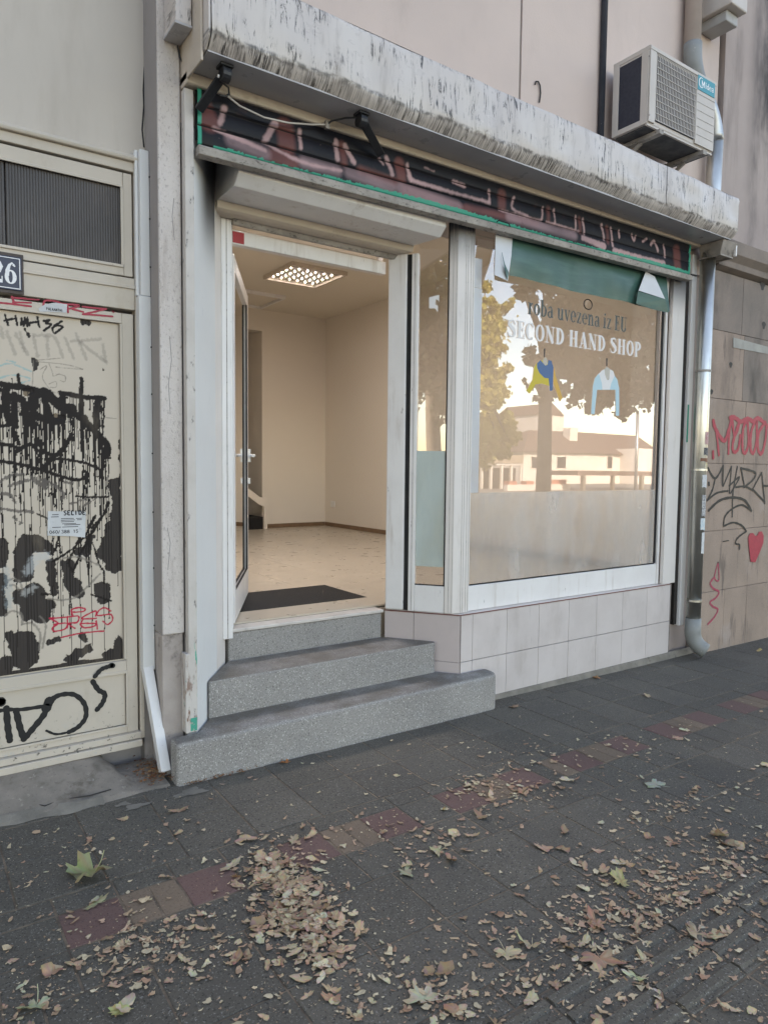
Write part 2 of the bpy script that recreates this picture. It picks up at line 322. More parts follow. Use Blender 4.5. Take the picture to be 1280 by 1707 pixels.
M['spray_black'] = paint('spray_black', (.014,.014,.015)); M['spray_red'] = paint('spray_red', (.42,.035,.06)); M['spray_pink'] = paint('spray_crimson', (.40,.06,.10))
def vc_mat(name, rough, layers=(), bump=None):
    m, nt, b = new_mat(name); col = nd(nt, 'ShaderNodeVertexColor', layer_name='Col').outputs[0]
    for L in layers: col = mixc(nt, mul(nt, smooth01(nt, noise(nt, L[1], 5), L[2], L[3]), L[4]), col, c4(L[0]))
    nt.links.new(col, b.inputs['Base Color']); b.inputs['Roughness'].default_value = rough; b.inputs['Specular IOR Level'].default_value = .15
    if bump:
        bn = nd(nt, 'ShaderNodeBump', {'Height': noise(nt, bump[0], 4), 'Strength': bump[1], 'Distance': .003}); nt.links.new(bn.outputs[0], b.inputs['Normal'])
    return m
M['vc_door'] = vc_mat('door_panel_paint', .5, [((.36,.29,.21), (6,6,2), .58, .82, .35)], (60,.08))
M['vc_slat'] = vc_mat('sprayed_slat', .42, [((.07,.03,.028), (9,9,9), .6, .76, .35), ((.3,.2,.19), 40, .7, .76, .3)], (60,.1))
M['vc_leaf'] = vc_mat('dry_leaf', .75, [((.10,.065,.04), 55, .6, .75, .5)], (150,.35))

# ================================================================== THE SETTING
g = MB(); g.add([(-300,-300,-.16),(300,-300,-.16),(300,300,-.16),(-300,300,-.16)], [(0,1,2,3)])
tag(obj('ground', g, M['earth']), kind='structure')
g = MB(); g.add([(-60,-14,-.125),(120,-14,-.125),(120,-2.75,-.125),(-60,-2.75,-.125)], [(0,1,2,3)])
tag(obj('road', g, M['road']), kind='structure')
k = MB().box(-40,60,-2.75,-2.6,-.3,0.005); tag(obj('kerb', k, M['kerb'], bevel=.015), kind='structure')

# ---- pavement: bedding with every paver laid on it
pv = MB(); pv.add([(-6,-2.6,G(-6)-.0032),(16,-2.6,G(16)-.0032),(16,3.9,G(16)-.0032),(-6,3.9,G(-6)-.0032)], [(0,1,2,3)])
pavement = tag(obj('pavement', pv, M['joint_sand'], loc=Vector((0,0,0))), kind='structure')
def in_frame(x, y):
    v = Vector((x, y, G(x)-HC)); z = v.dot(_f)
    if z < .2: return False
    px, py = 640+FPX*v.dot(_r2)/z, 853.5-FPX*v.dot(_u2)/z
    return -60 < px < 1340 and py < 1800
pieces = []                                         # (x0, x1, y0, y1, kind)
def row(y0, y1, xs, kind='paver'):
    for a, b in zip(xs[:-1], xs[1:]): pieces.append((a, b, y0, y1, kind))
P0 = .283; PT = .2915
grid = [P0 + PT*k for k in range(-16, 44)]; small = [.386 - .1965*25 + .1965*k for k in range(0, 90)]
row(3.105, 3.246, [x+.11 for x in grid]); row(2.805, 3.105, grid); row(2.512, 2.805, grid)
row(2.405, 2.512, small)
x = .386 - .786*2
for gi in range(-5, 16):                                # red, two tan, red, then a dark one
    a = x + gi*.786
    seq = [('paver_red',.195),('paver_tan',.098),('paver_tan',.098),('paver_red',.196)]
    seq += [('paver',.1),('paver_tan',.099)] if gi == 4 else [('paver',.199)]
    for knd, wd in seq: pieces.append((a, a+wd, 2.208, 2.405, knd)); a += wd
row(2.005, 2.208, [x_+.0 for x_ in small]); row(1.696, 2.005, grid); row(1.396, 1.696, grid); row(1.288, 1.396, [x_+.2 for x_ in grid])
row(.998, 1.288, grid, 'tactile'); row(.70, .998, grid); row(.405, .70, grid); row(.11, .405, grid); row(-.19, .11, grid)
for yb_ in range(8): row(-.19-.3*(yb_+1), -.19-.3*yb_, grid)
vis = []; rest = MB(); mats = {'paver': M['paver'], 'paver_red': M['paver_red'], 'paver_tan': M['paver_tan'], 'tactile': M['paver']}
cache = {}
def paver_mesh(wd, dp, kind):
    key = (round(wd,3), round(dp,3), kind)
    if key in cache: return cache[key]
    hw, hd, gp, c = wd/2-.003, dp/2-.003, .012, .003
    mb = MB(); mb.add([(-hw,-hd,-gp),(hw,-hd,-gp),(hw,hd,-gp),(-hw,hd,-gp),(-hw,-hd,-c),(hw,-hd,-c),(hw,hd,-c),(-hw,hd,-c),
                       (-hw+c,-hd+c,0),(hw-c,-hd+c,0),(hw-c,hd-c,0),(-hw+c,hd-c,0)],
                      [(8,9,10,11)]+[(i,(i+1)%4,4+(i+1)%4,4+i) for i in range(4)]+[(4+i,4+(i+1)%4,8+(i+1)%4,8+i) for i in range(4)])
    if kind == 'tactile':
        for q in range(4):
            y = -hd + (q+.5)*2*hd/4
            mb.prof([(y-.021,.0005),(y+.021,.0005),(y+.012,.008),(y-.012,.008)], -hw+.004, hw-.004)
    me = bpy.data.meshes.new('paver'); me.from_pydata(mb.v, [], mb.f); me.update(); me.materials.append(mats[kind]); cache[key] = me
    return me
for p in pieces:
    if p[0] > 13: continue
    cx, cy = (p[0]+p[1])/2, (p[2]+p[3])/2
    d = math.hypot(cx, cy)
    vis.append((0 if in_frame(cx, cy) else 1, d, p, cx, cy))
vis.sort(key=lambda t: t[:2])
for n, (nf, d, p, cx, cy) in enumerate(vis):
    dz = random.uniform(-.0016, .0016)
    if n < 290 and nf == 0:
        o = bpy.data.objects.new('paver', paver_mesh(p[1]-p[0], p[3]-p[2], p[4])); link(o, pavement)
        o.location = (cx, cy, G(cx)+dz); o.rotation_euler = (random.uniform(-.004,.004), math.atan(.011)+random.uniform(-.004,.004), random.uniform(-.004,.004))
    else:
        me = paver_mesh(p[1]-p[0], p[3]-p[2], p[4])
        rest.add([(v.co.x+cx, v.co.y+cy, v.co.z+G(cx+v.co.x)+dz) for v in me.vertices], [tuple(q.vertices) for q in me.polygons])
tag(obj('paving', rest, M['paver'], pavement), kind='stuff')

# ---- concrete apron before the metal door
ap = MB()
NX, NY = 60, 16
front = lambda x: 3.145 - .03*max(0, min(1, (x-.3)/.4)) + .008*math.sin(x*9)
vs = []
for i in range(NX+1):
    x = -1.6 + 2.595*i/NX
    for j in range(NY+1):
        t = j/NY; y = front(x)*(1-t) + 3.44*t
        h = .008 + .125*t**1.3
        cut = max(0, min(1, (x-.74-.10*(1-t))/.06)); h = h*(1-cut) + (.004+.02*t)*cut       # broken off short of the pilaster
        vs.append((x, y, G(x)+h+.003*math.sin(9*x+5*y)+.002*math.sin(31*x+17*y) - (.014 if j == 0 else 0)))
ap.add(vs, [(i*(NY+1)+j, (i+1)*(NY+1)+j, (i+1)*(NY+1)+j+1, i*(NY+1)+j+1) for i in range(NX) for j in range(NY)])
apron = tag(obj('concrete_apron', ap, M['concrete'], smooth=True, loc=Vector((0,3.4,0))), kind='structure')
ed = MB(); vs = []
for i in range(NX+1):
    x = -1.6 + 2.3*i/NX
    b0 = front(x)-.012+.01*math.sin(x*31); b1 = front(x)+.045+.014*math.sin(x*17)
    vs += [(x, b0, G(x)+.001), (x, b0+.012, G(x)+.009), (x, b1, G(x)+.024)]
ed.add(vs, [(i*3+j, i*3+3+j, i*3+4+j, i*3+1+j) for i in range(NX) for j in range(2)])
obj('mortar_edge', ed, M['slab_edge'], apron, smooth=True)
obj('crack', MB().tube([gat(a, b, .022)+Vector((0,0,h_)) for a, b, h_ in ((0,1352,.004),(30,1349,.004),(55,1342,.004),(75,1345,.003),(100,1336,.004),(150,1328,.004),(185,1318,.004))], .0028, 5), M['black_rail'], apron)
for (px_, py_, rx, ry) in ((318,1322,.07,.035),(228,1345,.055,.022),(205,1342,.03,.018)):   # spilt mortar on the pavers
    p = gat(px_, py_); pts = []
    for q in range(22):
        a = 2*math.pi*q/22; rr = 1+.28*math.sin(3*a+px_)+.16*math.sin(7*a)
        pts.append((p.x+rx*rr*math.cos(a), p.y+ry*rr*math.sin(a), G(p.x+rx*math.cos(a))+.0032))
    obj('mortar_spill', MB().add(pts, [tuple(range(22))]), M['slab_edge'], apron)
md = MB(); vs = []                                   # cement fillet along the foot of the shop wall
md.prof([(3.225,-.03),(3.252,-.03),(3.252,.02),(3.243,.012)], 3.07, 5.6); obj('mortar_fillet', md, M['slab_edge'], pavement)

# ================================================================== LEFT BUILDING
lb = thing('cream_building', (0,3.44,0), 'cream rendered building with the graffitied metal door at left', 'building')
B('wall', (-8,1.10,3.442,3.80,2.935,14), M['wall_cream'], lb, 0)
B('wall', (-8,-.57,3.442,3.80,-.1,2.935), M['wall_cream'], lb, 0)
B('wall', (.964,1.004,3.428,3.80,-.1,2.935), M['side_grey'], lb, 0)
B('leak_block', (-.62,1.10,3.50,3.82,-.1,2.935), M['side_grey'], lb, 0)  # this and the next three: unseen blocks added to stop sunlight leaking in
B('leak_block', (1.112,1.20,3.72,4.1,-.1,3.5), M['side_grey'], lb, 0)
B('leak_block', (1.115,1.15,3.262,3.72,-.1,3.044), M['side_grey'], lb, 0)
B('leak_block', (1.2005,1.50,3.70,3.80,-.1,3.5), M['side_grey'], lb, 0)
obj('crack', MB().tube([at(x_,y_,3.441) for x_,y_ in ((247,0),(243,60),(241,110),(239,150),(240,175),(237,215),(240,245))], .004, 5), M['black_gap'], lb)

# metal door: frame, transom, leaf, panels
md_ = thing('metal_door', (.36,3.43,0), 'cream metal door with reeded glass panel covered in black and red graffiti', 'door')
YD = 3.43
obj('door_hood', MB().prof([(YD-.03,2.8994),(YD-.035,2.9132),(YD-.02,2.9305),(YD+.02,2.9305),(YD+.02,2.8994)], -0.5488, 0.9622), M['door_paint'], md_, .004)
B('frame_head', (-0.5488,0.9622,YD-.012,YD+.06,2.8555,2.8985), M['door_paint'], md_)
B('frame_post', (0.9421,0.9622,YD-.014,YD+.06,0.1554,2.8546), M['door_paint'], md_)
B('rail', (-0.5488,0.9412,YD-.010,YD+.05,2.2226,2.3689), M['door_paint'], md_)
B('rail_bead', (-0.5488,0.9412,YD-.018,YD-.0105,2.3186,2.3342), M['door_paint'], md_, .002)
ts = MB()                                            # transom sash as four members
tr = thing_tr = obj('transom_sash', MB().box(-0.5488,0.8945,YD-.004,YD+.03,2.7851,2.8464), M['door_paint'], md_, .004)
for nm, b in (('sash_rail', (-0.5488,0.8945,YD-.004,YD+.03,2.3763,2.4147)), ('sash_stile', (0.895,0.9348,YD-.004,YD+.03,2.3763,2.8464))): B(nm, b, M['door_paint'], tr, .003)
for nm, b in (('glazing_bead', (-0.5488,0.8927,YD-.012,YD-.0045,2.776,2.7888)), ('glazing_bead', (-0.5488,0.8927,YD-.012,YD-.0045,2.4128,2.4256)), ('glazing_bead', (0.8817,0.8945,YD-.012,YD-.0045,2.4256,2.776))): B(nm, b, M['door_paint'], tr, .002)
def reeded(x0, x1, z0, z1, y, pitch=.0115):
    mb = MB(); n = int((x1-x0)/pitch); vs = []
    for i in range(n*4+1):
        x = x0 + (x1-x0)*i/(n*4); yy = y - .0022*abs(math.sin(math.pi*i/4)); vs += [(x,yy,z0),(x,yy,z1)]
    return mb.add(vs, [(2*i,2*i+2,2*i+3,2*i+1) for i in range(n*4)])
obj('pane', reeded(0.4134,0.8872,2.4147,2.7897,YD+.008), M['reeded'], tr); obj('pane', reeded(-0.5305,0.4079,2.4147,2.7897,YD+.009), M['reeded'], tr)
LF = MB(); leaf = obj('door_leaf', MB().box(-0.5031,0.9366,YD+.0165,YD+.05,0.1783,2.2061), M['door_paint'], md_, .003)
for nm, b in (('leaf_stile', (0.8817,0.933,YD-.006,YD+.017,0.1966,2.2025)), ('leaf_rail', (-0.5031,0.8813,YD-.006,YD+.017,2.1604,2.2025)), ('leaf_rail', (-0.5031,0.8813,YD-.006,YD+.017,0.4984,0.5515)),
              ('leaf_rail', (-0.5031,0.8813,YD-.006,YD+.017,0.1966,0.2304)), ('panel_bead', (-0.5031,0.8836,YD-.012,YD-.0065,0.4893,0.5039)), ('panel_bead', (-0.5031,0.8836,YD-.012,YD-.0065,0.225,0.2359)), ('panel_bead', (0.8763,0.8854,YD-.012,YD-.0065,0.2364,0.4888)),
              ('panel_bead', (0.8708,0.8808,YD-.011,YD-.0065,0.5579,2.154)), ('panel_bead', (-0.5031,0.8808,YD-.011,YD-.0065,2.1544,2.164)), ('weather_bar', (-0.5031,0.9394,YD-.03,YD+.01,0.1646,0.1952))): B(nm, b, M['door_paint'], leaf, .002)
B('lower_panel', (-0.5031,0.8753,YD+.004,YD+.0163,0.2368,0.4884), M['door_paint'], leaf, 0)
B('sill_plate', (-0.5488,0.9421,YD-.045,YD+.05,0.128,0.1609), M['door_paint'], md_)

# ---- painted panel of the leaf: paint, peeled spots, graffiti (colours per vertex)
def vnoise(x, y, seed):
    r = np.random.default_rng(seed); T = r.random((64,64))
    xi = np.floor(x).astype(int); yi = np.floor(y).astype(int); fx = x-xi; fy = y-yi
    fx = fx*fx*(3-2*fx); fy = fy*fy*(3-2*fy)
    g_ = lambda a, b: T[a % 64, b % 64]
    return (g_(xi,yi)*(1-fx)+g_(xi+1,yi)*fx)*(1-fy) + (g_(xi,yi+1)*(1-fx)+g_(xi+1,yi+1)*fx)*fy
def fbm(x, y, seed, o=4): return sum(vnoise(x*2**k, y*2**k, seed+k)*.5**k for k in range(o))/sum(.5**k for k in range(o))
def sd_poly(XX, ZZ, pts):
    D = np.full(XX.shape, 9.0)
    for (ax, az), (bx, bz) in zip(pts[:-1], pts[1:]):
        vx, vz = bx-ax, bz-az; L = vx*vx+vz*vz+1e-12
        t = np.clip(((XX-ax)*vx+(ZZ-az)*vz)/L, 0, 1); D = np.minimum(D, np.hypot(XX-ax-t*vx, ZZ-az-t*vz))
    return D
def smoothpts(pts, n=6):
    if len(pts) < 3: return pts
    out = []; P = [pts[0]]+list(pts)+[pts[-1]]
    for i in range(1, len(P)-2):
        p0, p1, p2, p3 = P[i-1], P[i], P[i+1], P[i+2]
        for q in range(n):
            t = q/n
            out.append(tuple(.5*(2*p1[c]+(p2[c]-p0[c])*t+(2*p0[c]-5*p1[c]+4*p2[c]-p3[c])*t*t+(3*p1[c]-p0[c]-3*p2[c]+p3[c])*t**3) for c in (0,1)))
    return out+[tuple(pts[-1])]
def pxz(pts, Y): return [(p.x, p.z) for p in (at(a, b, Y) for a, b in pts)]

x0, x1, z0, z1, st = -0.0274, 0.8694, 0.5584, 2.1535, .003
nx, nz = int((x1-x0)/st)+1, int((z1-z0)/st)+1
XX, ZZ = np.meshgrid(np.linspace(x0,x1,nx), np.linspace(z0,z1,nz))
CC = np.empty(XX.shape+(3,)); n_ = fbm(XX*4, ZZ*4, 3)[...,None]
CC[:] = np.array((.56,.485,.40))*(.93+.14*n_)
YY = np.zeros(XX.shape); rib = np.abs(np.sin(np.pi*XX/.0125))
def lay(mask, col, a=1.0):
    m_ = np.clip(mask, 0, 1)[...,None]*a; CC[:] = CC*(1-m_)+np.array(col)*m_
edge = (fbm(XX*38, ZZ*38, 21)-.5)*.055; fine = (fbm(XX*120, ZZ*120, 31)-.5)
def Zp(ox, oy, sc, pts): return [(ox+a/sc, oy+b/sc) for a, b in pts]
# peeled paint (zoomed photo coordinates -> pixels), polygons as thick strokes
peel = MASK = np.zeros(XX.shape)
def blob(pts, wpx):
    global peel
    d = sd_poly(XX, ZZ, pxz(pts, YD)); peel = np.maximum(peel, (d + edge*.6 < wpx*.0027).astype(float))
A = lambda *p: Zp(0, 860, 5.333, p)
for pts, wd in ((A((250,240),(210,330),(215,520)),16), (A((300,230),(360,260)),13), (A((330,250),(450,300)),9), (A((450,430),(470,620),(480,680)),8), (A((1010,120),(960,330),(1040,420)),15),
                (A((1060,0),(1050,200),(1010,440)),13), (A((600,440),(620,560),(690,680)),11), (A((915,640),(920,720)),13), (A((300,700),(280,840),(370,860)),19), (A((160,690),(180,760)),9), (A((400,780),(470,800)),7),
                (A((200,1130),(220,1280)),20), (A((300,1180),(280,1280)),9), (A((80,1060),(110,1120)),7), (A((60,1310),(40,1360)),14), (A((610,1270),(700,1230),(790,1200)),8), (A((1060,1110),(1060,1220),(950,1240)),8), (A((730,1080),(740,1100)),6),
                (A((430,1130),(510,1110)),4), (A((20,260),(10,420)),10), (A((5,560),(20,860)),9), (A((800,200),(790,320)),8), (A((700,320),(720,310)),6)): blob(pts, wd)
A = lambda *p: Zp(0, 620, 5.333, p)
blob(A((1030,1000),(1050,1180),(1060,1387)),10); blob(A((1080,560),(1085,940)),2.2); blob(A((1000,1010),(1060,990)),6)
A = lambda *p: Zp(0, 480, 5.333, p)
for pts, wd in ((A((740,290),(790,295)),4), (A((220,350),(255,420)),4), (A((300,640),(310,720)),3.5), (A((500,1140),(540,1150)),5), (A((230,910),(290,920)),4), (A((915,710),(920,730)),2.5)): blob(pts, wd)
bot = ZZ < 0.5652 + .02*fbm(XX*9, ZZ*3, 8); peel = np.maximum(peel, bot.astype(float))
lay(peel, (.05,.042,.038)); lay(peel*(rib < .22), (.012,.010,.010), .85); YY += peel*(.0022*(1-rib)+.0012)
tanp = (sd_poly(XX,ZZ,pxz(Zp(0,480,5.333,((500,1140),(540,1150))),YD))+edge*.4 < .013) | (sd_poly(XX,ZZ,pxz(Zp(0,480,5.333,((230,930),(290,930))),YD))+edge*.4 < .011) | (sd_poly(XX,ZZ,pxz(Zp(0,480,5.333,((1080,560),(1084,1000))),YD)) < .004)
lay(tanp, (.20,.15,.10))
# grey, blue and faded marks
def stroke(pts, wpx, col, a=1.0, sm=True, drip=0, rough=.5, soft=0.0):
    q = pxz(pts, YD); q = smoothpts(q) if sm else q
    wd = wpx*.00135; xs = [p[0] for p in q]; zs = [p[1] for p in q]; mg = wd+.03
    box = (XX > min(xs)-mg) & (XX < max(xs)+mg) & (ZZ > min(zs)-mg) & (ZZ < max(zs)+mg)
    if box.any():
        d = sd_poly(XX[box], ZZ[box], q) + fine[box]*.006*rough
        m_ = np.zeros(XX.shape); m_[box] = np.clip((wd-d)/(.0015+soft)+.5, 0, 1); lay(m_, col, a)
    for k in range(drip):
        i = random.randrange(len(q)); xx, zz = q[i][0]+random.uniform(-.012,.012), q[i][1]; L = random.choice((.03,.05,.08,.12,.2,.33))*random.uniform(.6,1.3); hw = random.uniform(.0011,.0026)
        m2 = (np.abs(XX-xx+.0015*np.sin(ZZ*40+k)) < hw*(1+.6*(ZZ < zz-L+.008))) & (ZZ < zz) & (ZZ > zz-L); lay(m2.astype(float), col, a)
GREY = (.20,.175,.15); BLK = (.018,.014,.013)
A = lambda *p: Zp(0, 480, 5.333, p)
for pts in (((60,380),(140,590)),((140,400),(250,590)),((180,390),(220,560)),((300,430),(340,600)),((420,430),(430,600)),((300,420),(480,430),(560,610)),((580,440),(660,620)),((680,400),(770,630)),((640,470),(900,450)),((720,480),(950,660)),((920,500),(940,650)),((10,340),(30,440))):
    stroke(A(*pts), 5, GREY, .38, True, rough=2.5, soft=.004)
for pts in (((0,690),(100,670),(280,740)),((0,800),(120,770),(270,800)),((60,640),(140,660)),((180,840),(270,820))): stroke(A(*pts), 2.2, (.22,.42,.44), .7, rough=1.5)
for pts in (((360,720),(420,690),(380,790),(450,900),(500,930)),((440,850),(500,830),(500,880),(450,880)),((440,670),(470,750),(480,780),(530,760)),((500,760),(580,780),(580,830),(540,820)),((330,640),(540,620)),((330,650),(600,680),(740,720)),((500,700),(740,720)),((940,1150),(1040,1160)),((300,640),(290,900))): stroke(A(*pts), 1.2, (.22,.19,.16), .75)
for pts in (((45,235),(75,325)),((40,285),(140,265)),((140,240),(155,325)),((190,320),(195,265),(215,330),(225,260),(245,335)),((245,260),(265,330)),((260,305),(340,295)),((335,250),(355,345)),((390,290),(440,280),(410,310),(460,320),(395,375)),((555,290),(470,350),(490,395),(560,340),(500,330))): stroke(A(*pts), 3.6, BLK, 1, rough=1.2)
for pts in (((0,580-460),(120,145),(275,160)),): pass
# the big dripping black piece
A = lambda *p: Zp(0, 620, 5.333, p)
for pts, wd, dr in ((((20,110),(180,130),(330,160)),13,8), (((60,130),(60,330),(90,440)),14,10), (((0,155),(30,160)),8,4), (((90,230),(190,240),(220,300),(240,460)),15,16), (((130,200),(140,480)),12,14), (((165,25),(175,110)),6,0), (((0,478),(110,470)),6,6),
                    (((300,300),(310,210),(400,180),(470,240),(560,310),(640,320)),20,26), (((290,260),(300,480)),12,12), (((350,400),(500,440),(560,400)),16,22), (((400,250),(460,420)),14,18), (((540,180),(740,220),(930,230)),10,18), (((560,200),(570,330),(660,340)),14,16),
                    (((730,55),(725,220),(725,330),(735,470),(735,700)),8,4), (((640,350),(760,440),(860,540),(960,660),(950,740)),15,26), (((880,240),(860,380),(870,480)),15,16), (((930,230),(920,570)),3,6), (((760,400),(740,500)),10,6),
                    (((640,550),(580,660),(500,740),(380,850)),9,10), (((380,850),(480,780),(600,780),(760,810),(880,860),(910,940)),6,16), (((0,795),(180,820),(400,880),(620,950),(740,950),(775,900),(750,880)),7,22), (((0,640),(90,650),(190,690)),8,6), (((150,710),(270,640),(330,690),(480,740)),7,8),
                    (((140,540),(170,640)),8,2), (((220,540),(230,590)),7,2), (((920,680),(920,840)),8,8), (((680,1105),(780,1115),(970,1110)),5,3), (((970,1160),(920,1280),(820,1387)),6,3), (((850,1280),(790,1387)),6,2), (((330,1260),(440,1310)),4,1), (((330,610),(360,640)),14,8), (((180,1100),(190,1160)),4,1)):
    stroke(A(*pts), wd*.80, BLK, 1, True, int(dr*1.2), 1.6)
for pts, wd in ((((0,980),(100,920),(210,915)),6), (((90,1010),(250,960)),8), (((290,940),(380,1010),(400,990)),9), (((370,960),(480,1000),(570,1080),(560,1130)),8), (((400,970),(400,1020)),14), (((10,1080),(90,1090),(140,1160)),7), (((0,1215),(100,1230),(290,1245)),7), (((130,1290),(150,1310)),5), (((190,1340),(180,1350)),6), (((580,980),(640,990)),7), (((620,1175),(770,1130)),4), (((720,1210),(870,1120)),3.5), (((480,1185),(560,1170)),2)):
    stroke(A(*pts), wd*.7, (.11,.095,.085), .85, True, 0, 2.6)
A = lambda *p: Zp(0, 860, 5.333, p)
for pts, wd in ((((850,0),(760,180),(640,300),(490,400)),5), (((910,10),(760,260),(650,500)),6), (((720,180),(620,400),(640,480)),5), (((530,175),(495,310)),4), (((530,200),(540,330)),4), (((830,250),(890,440),(930,500),(930,600)),4), (((790,180),(770,320),(790,500)),3.5), (((470,700),(380,700)),5), (((810,700),(990,760)),4), (((620,690),(640,820)),2.6)):
    stroke(A(*pts), wd*.8, BLK, 1, True, 1, 1.8)
for pts in (((80,580),(130,560),(190,610),(200,700)),((90,620),(130,620),(170,660)),((50,890),(110,850),(190,880),(200,970)),((200,970),(290,960),(360,1050),(350,1200)),((360,900),(410,980),(380,1180)),((430,740),(580,750),(700,710),(890,520)),((560,380),(700,370),(880,440))): stroke(A(*pts), 3.4, GREY, .75, True, 0, 1.5, .002)
stroke(A((420,360),(320,380),(250,500)), 14, (.48,.50,.50), .55, True, 0, 5, .01); stroke(A((60,480),(80,800)), 10, (.30,.36,.38), .4, True, 0, 6, .01); stroke(A((230,690),(300,640)), 10, (.5,.5,.48), .5, True, 0, 6, .01)
for xx_, zt, zb in ((0.4189,1.8659,0.6768),(0.4573,1.4543,0.6036),(0.5671,1.5,0.814),(0.5991,1.5,0.6951),(0.6403,1.3628,0.5853),(0.6814,1.4085,0.6311),(0.7317,1.3171,0.6402),(0.4756,1.2256,0.5853),(0.3659,1.4085,0.5853),(0.782,1.5457,1.0244),(0.8506,1.0427,0.9146)):
    lay(((np.abs(XX-xx_+.001*np.sin(ZZ*30)) < .0016) & (ZZ < zt) & (ZZ > zb)).astype(float), BLK)
A = lambda *p: Zp(0, 860, 5.333, p)
for pts in (((445,915),(600,905)),((450,920),(520,960),(470,1000),(490,1030),(580,1010),(600,960),(480,970)),((605,900),(600,1000)),((605,905),(700,895),(690,950),(610,960),(670,1005)),((860,915),(730,915),(850,850),(855,895)),((720,960),(850,960)),((740,930),(720,970),(760,1000),(850,980),(860,940),(870,1010)),
            ((650,890),(640,840),(700,820),(760,830),(740,855),(650,860)),((990,850),(930,820),(880,850),(870,890),(930,885),(990,880),(1005,930),(960,970),(920,940)),((550,1085),(740,1045),(930,1028))): stroke(A(*pts), 2.6, (.50,.02,.055), 1)
me = bpy.data.meshes.new('painted_panel')
V = np.stack([XX.ravel(), (YD+.0095+YY).ravel(), ZZ.ravel()], 1); ii = np.arange(nx*nz).reshape(nz,nx)
F = np.stack([ii[:-1,:-1], ii[:-1,1:], ii[1:,1:], ii[1:,:-1]], -1).reshape(-1,4)
def grid_mesh(name, V, F, C, mat, parent, kind=None):
    me = bpy.data.meshes.new(name); off = wloc(parent)
    me.vertices.add(len(V)); me.vertices.foreach_set('co', (V-np.array(off)).astype(np.float32).ravel())
    me.loops.add(F.size); me.loops.foreach_set('vertex_index', F.astype(np.int32).ravel())
    me.polygons.add(len(F)); me.polygons.foreach_set('loop_start', np.arange(0, F.size, F.shape[1], dtype=np.int32))
    ca = me.color_attributes.new('Col', 'FLOAT_COLOR', 'POINT')
    ca.data.foreach_set('color', np.concatenate([C, np.ones((len(C),1))], 1).astype(np.float32).ravel())
    me.materials.append(mat); me.update(); me.validate()
    me.polygons.foreach_set('use_smooth', [True]*len(me.polygons))
    o = bpy.data.objects.new(name, me); link(o, parent); return o
grid_mesh('painted_panel', V, F, CC.reshape(-1,3), M['vc_door'], leaf)['label'] = 'peeling reeded panel sprayed with dripping black tags'

# ---- ribbons for lettering and spray on other surfaces
def strip(mb, pts, w, Y, dy, closed=False):
    """flat ribbon through (x, z) points on plane Y; w number or list of widths"""
    n = len(pts); ws = w if isinstance(w, (list,tuple)) else [w]*n; vs = []
    for i in range(n):
        a, b = pts[max(i-1,0)], pts[min(i+1,n-1)]; tx, tz = b[0]-a[0], b[1]-a[1]; L = math.hypot(tx,tz) or 1
        nx_, nz_ = -tz/L, tx/L
        vs += [(pts[i][0]+nx_*ws[i]/2, Y-dy, pts[i][1]+nz_*ws[i]/2), (pts[i][0]-nx_*ws[i]/2, Y-dy, pts[i][1]-nz_*ws[i]/2)]
    mb.add(vs, [(2*i,2*i+1,2*i+3,2*i+2) for i in range(n-1)])
def spray(name, strokes, Y, mat, parent, k=.0027, caps=True):
    mb = MB()
    for j, (pts, wpx) in enumerate(strokes):
        q = smoothpts(pxz(pts, Y), 7); wd = wpx*k
        ww = [wd*(1+.12*math.sin(i*1.7+j)) for i in range(len(q))]
        strip(mb, q, ww, Y, .0008+j*.00012)
        if caps:
            for c in (q[0], q[-1]):
                mb.add([(c[0]+wd/2*math.cos(a*math.pi/6), Y-.0008-j*.00012-.00005, c[1]+wd/2*math.sin(a*math.pi/6)) for a in range(12)], [tuple(range(12))])
    return obj(name, mb, mat, parent)
A = lambda *p: Zp(0, 480, 5.333, p)
spray('red_graffiti', [(A((0,130),(100,140),(275,162)),3.2),(A((105,75),(130,145)),3.4),(A((110,85),(225,92)),3),(A((115,125),(275,130)),3),(A((215,95),(345,103)),2.4),(A((385,150),(405,110),(500,118),(550,140)),3),(A((550,140),(690,150),(690,165),(600,185)),3),(A((600,150),(605,215)),3),(A((640,185),(740,212)),3),(A((735,165),(850,178),(945,185)),3),(A((945,185),(840,210),(735,232)),3),(A((735,232),(860,240),(1000,252)),3),(A((1003,208),(1008,212)),3.2)], YD-.006, M['spray_red'], leaf)
A = lambda *p: Zp(0, 1080, 4.267, p)
spray('black_graffiti', [(A((0,448),(60,440),(150,440),(300,418)),6.5),(A((45,430),(55,560),(70,660)),10),(A((115,450),(140,560),(170,650)),10),(A((170,650),(230,580),(310,480),(340,410),(380,360)),10),(A((330,430),(350,380)),16),(A((340,380),(430,335),(530,335),(600,400),(610,490),(560,560),(490,600)),8),(A((660,240),(700,300),(745,330),(730,390),(690,440)),8.5),(A((5,380),(8,390)),14),(A((490,600),(400,615),(330,590)),4)], YD+.004, M['spray_black'], leaf)
spray('black_graffiti', [(A((675,205),(720,155),(770,135),(800,125)),7.5),(A((790,125),(802,128)),9)], YD-.0125, M['spray_black'], leaf)

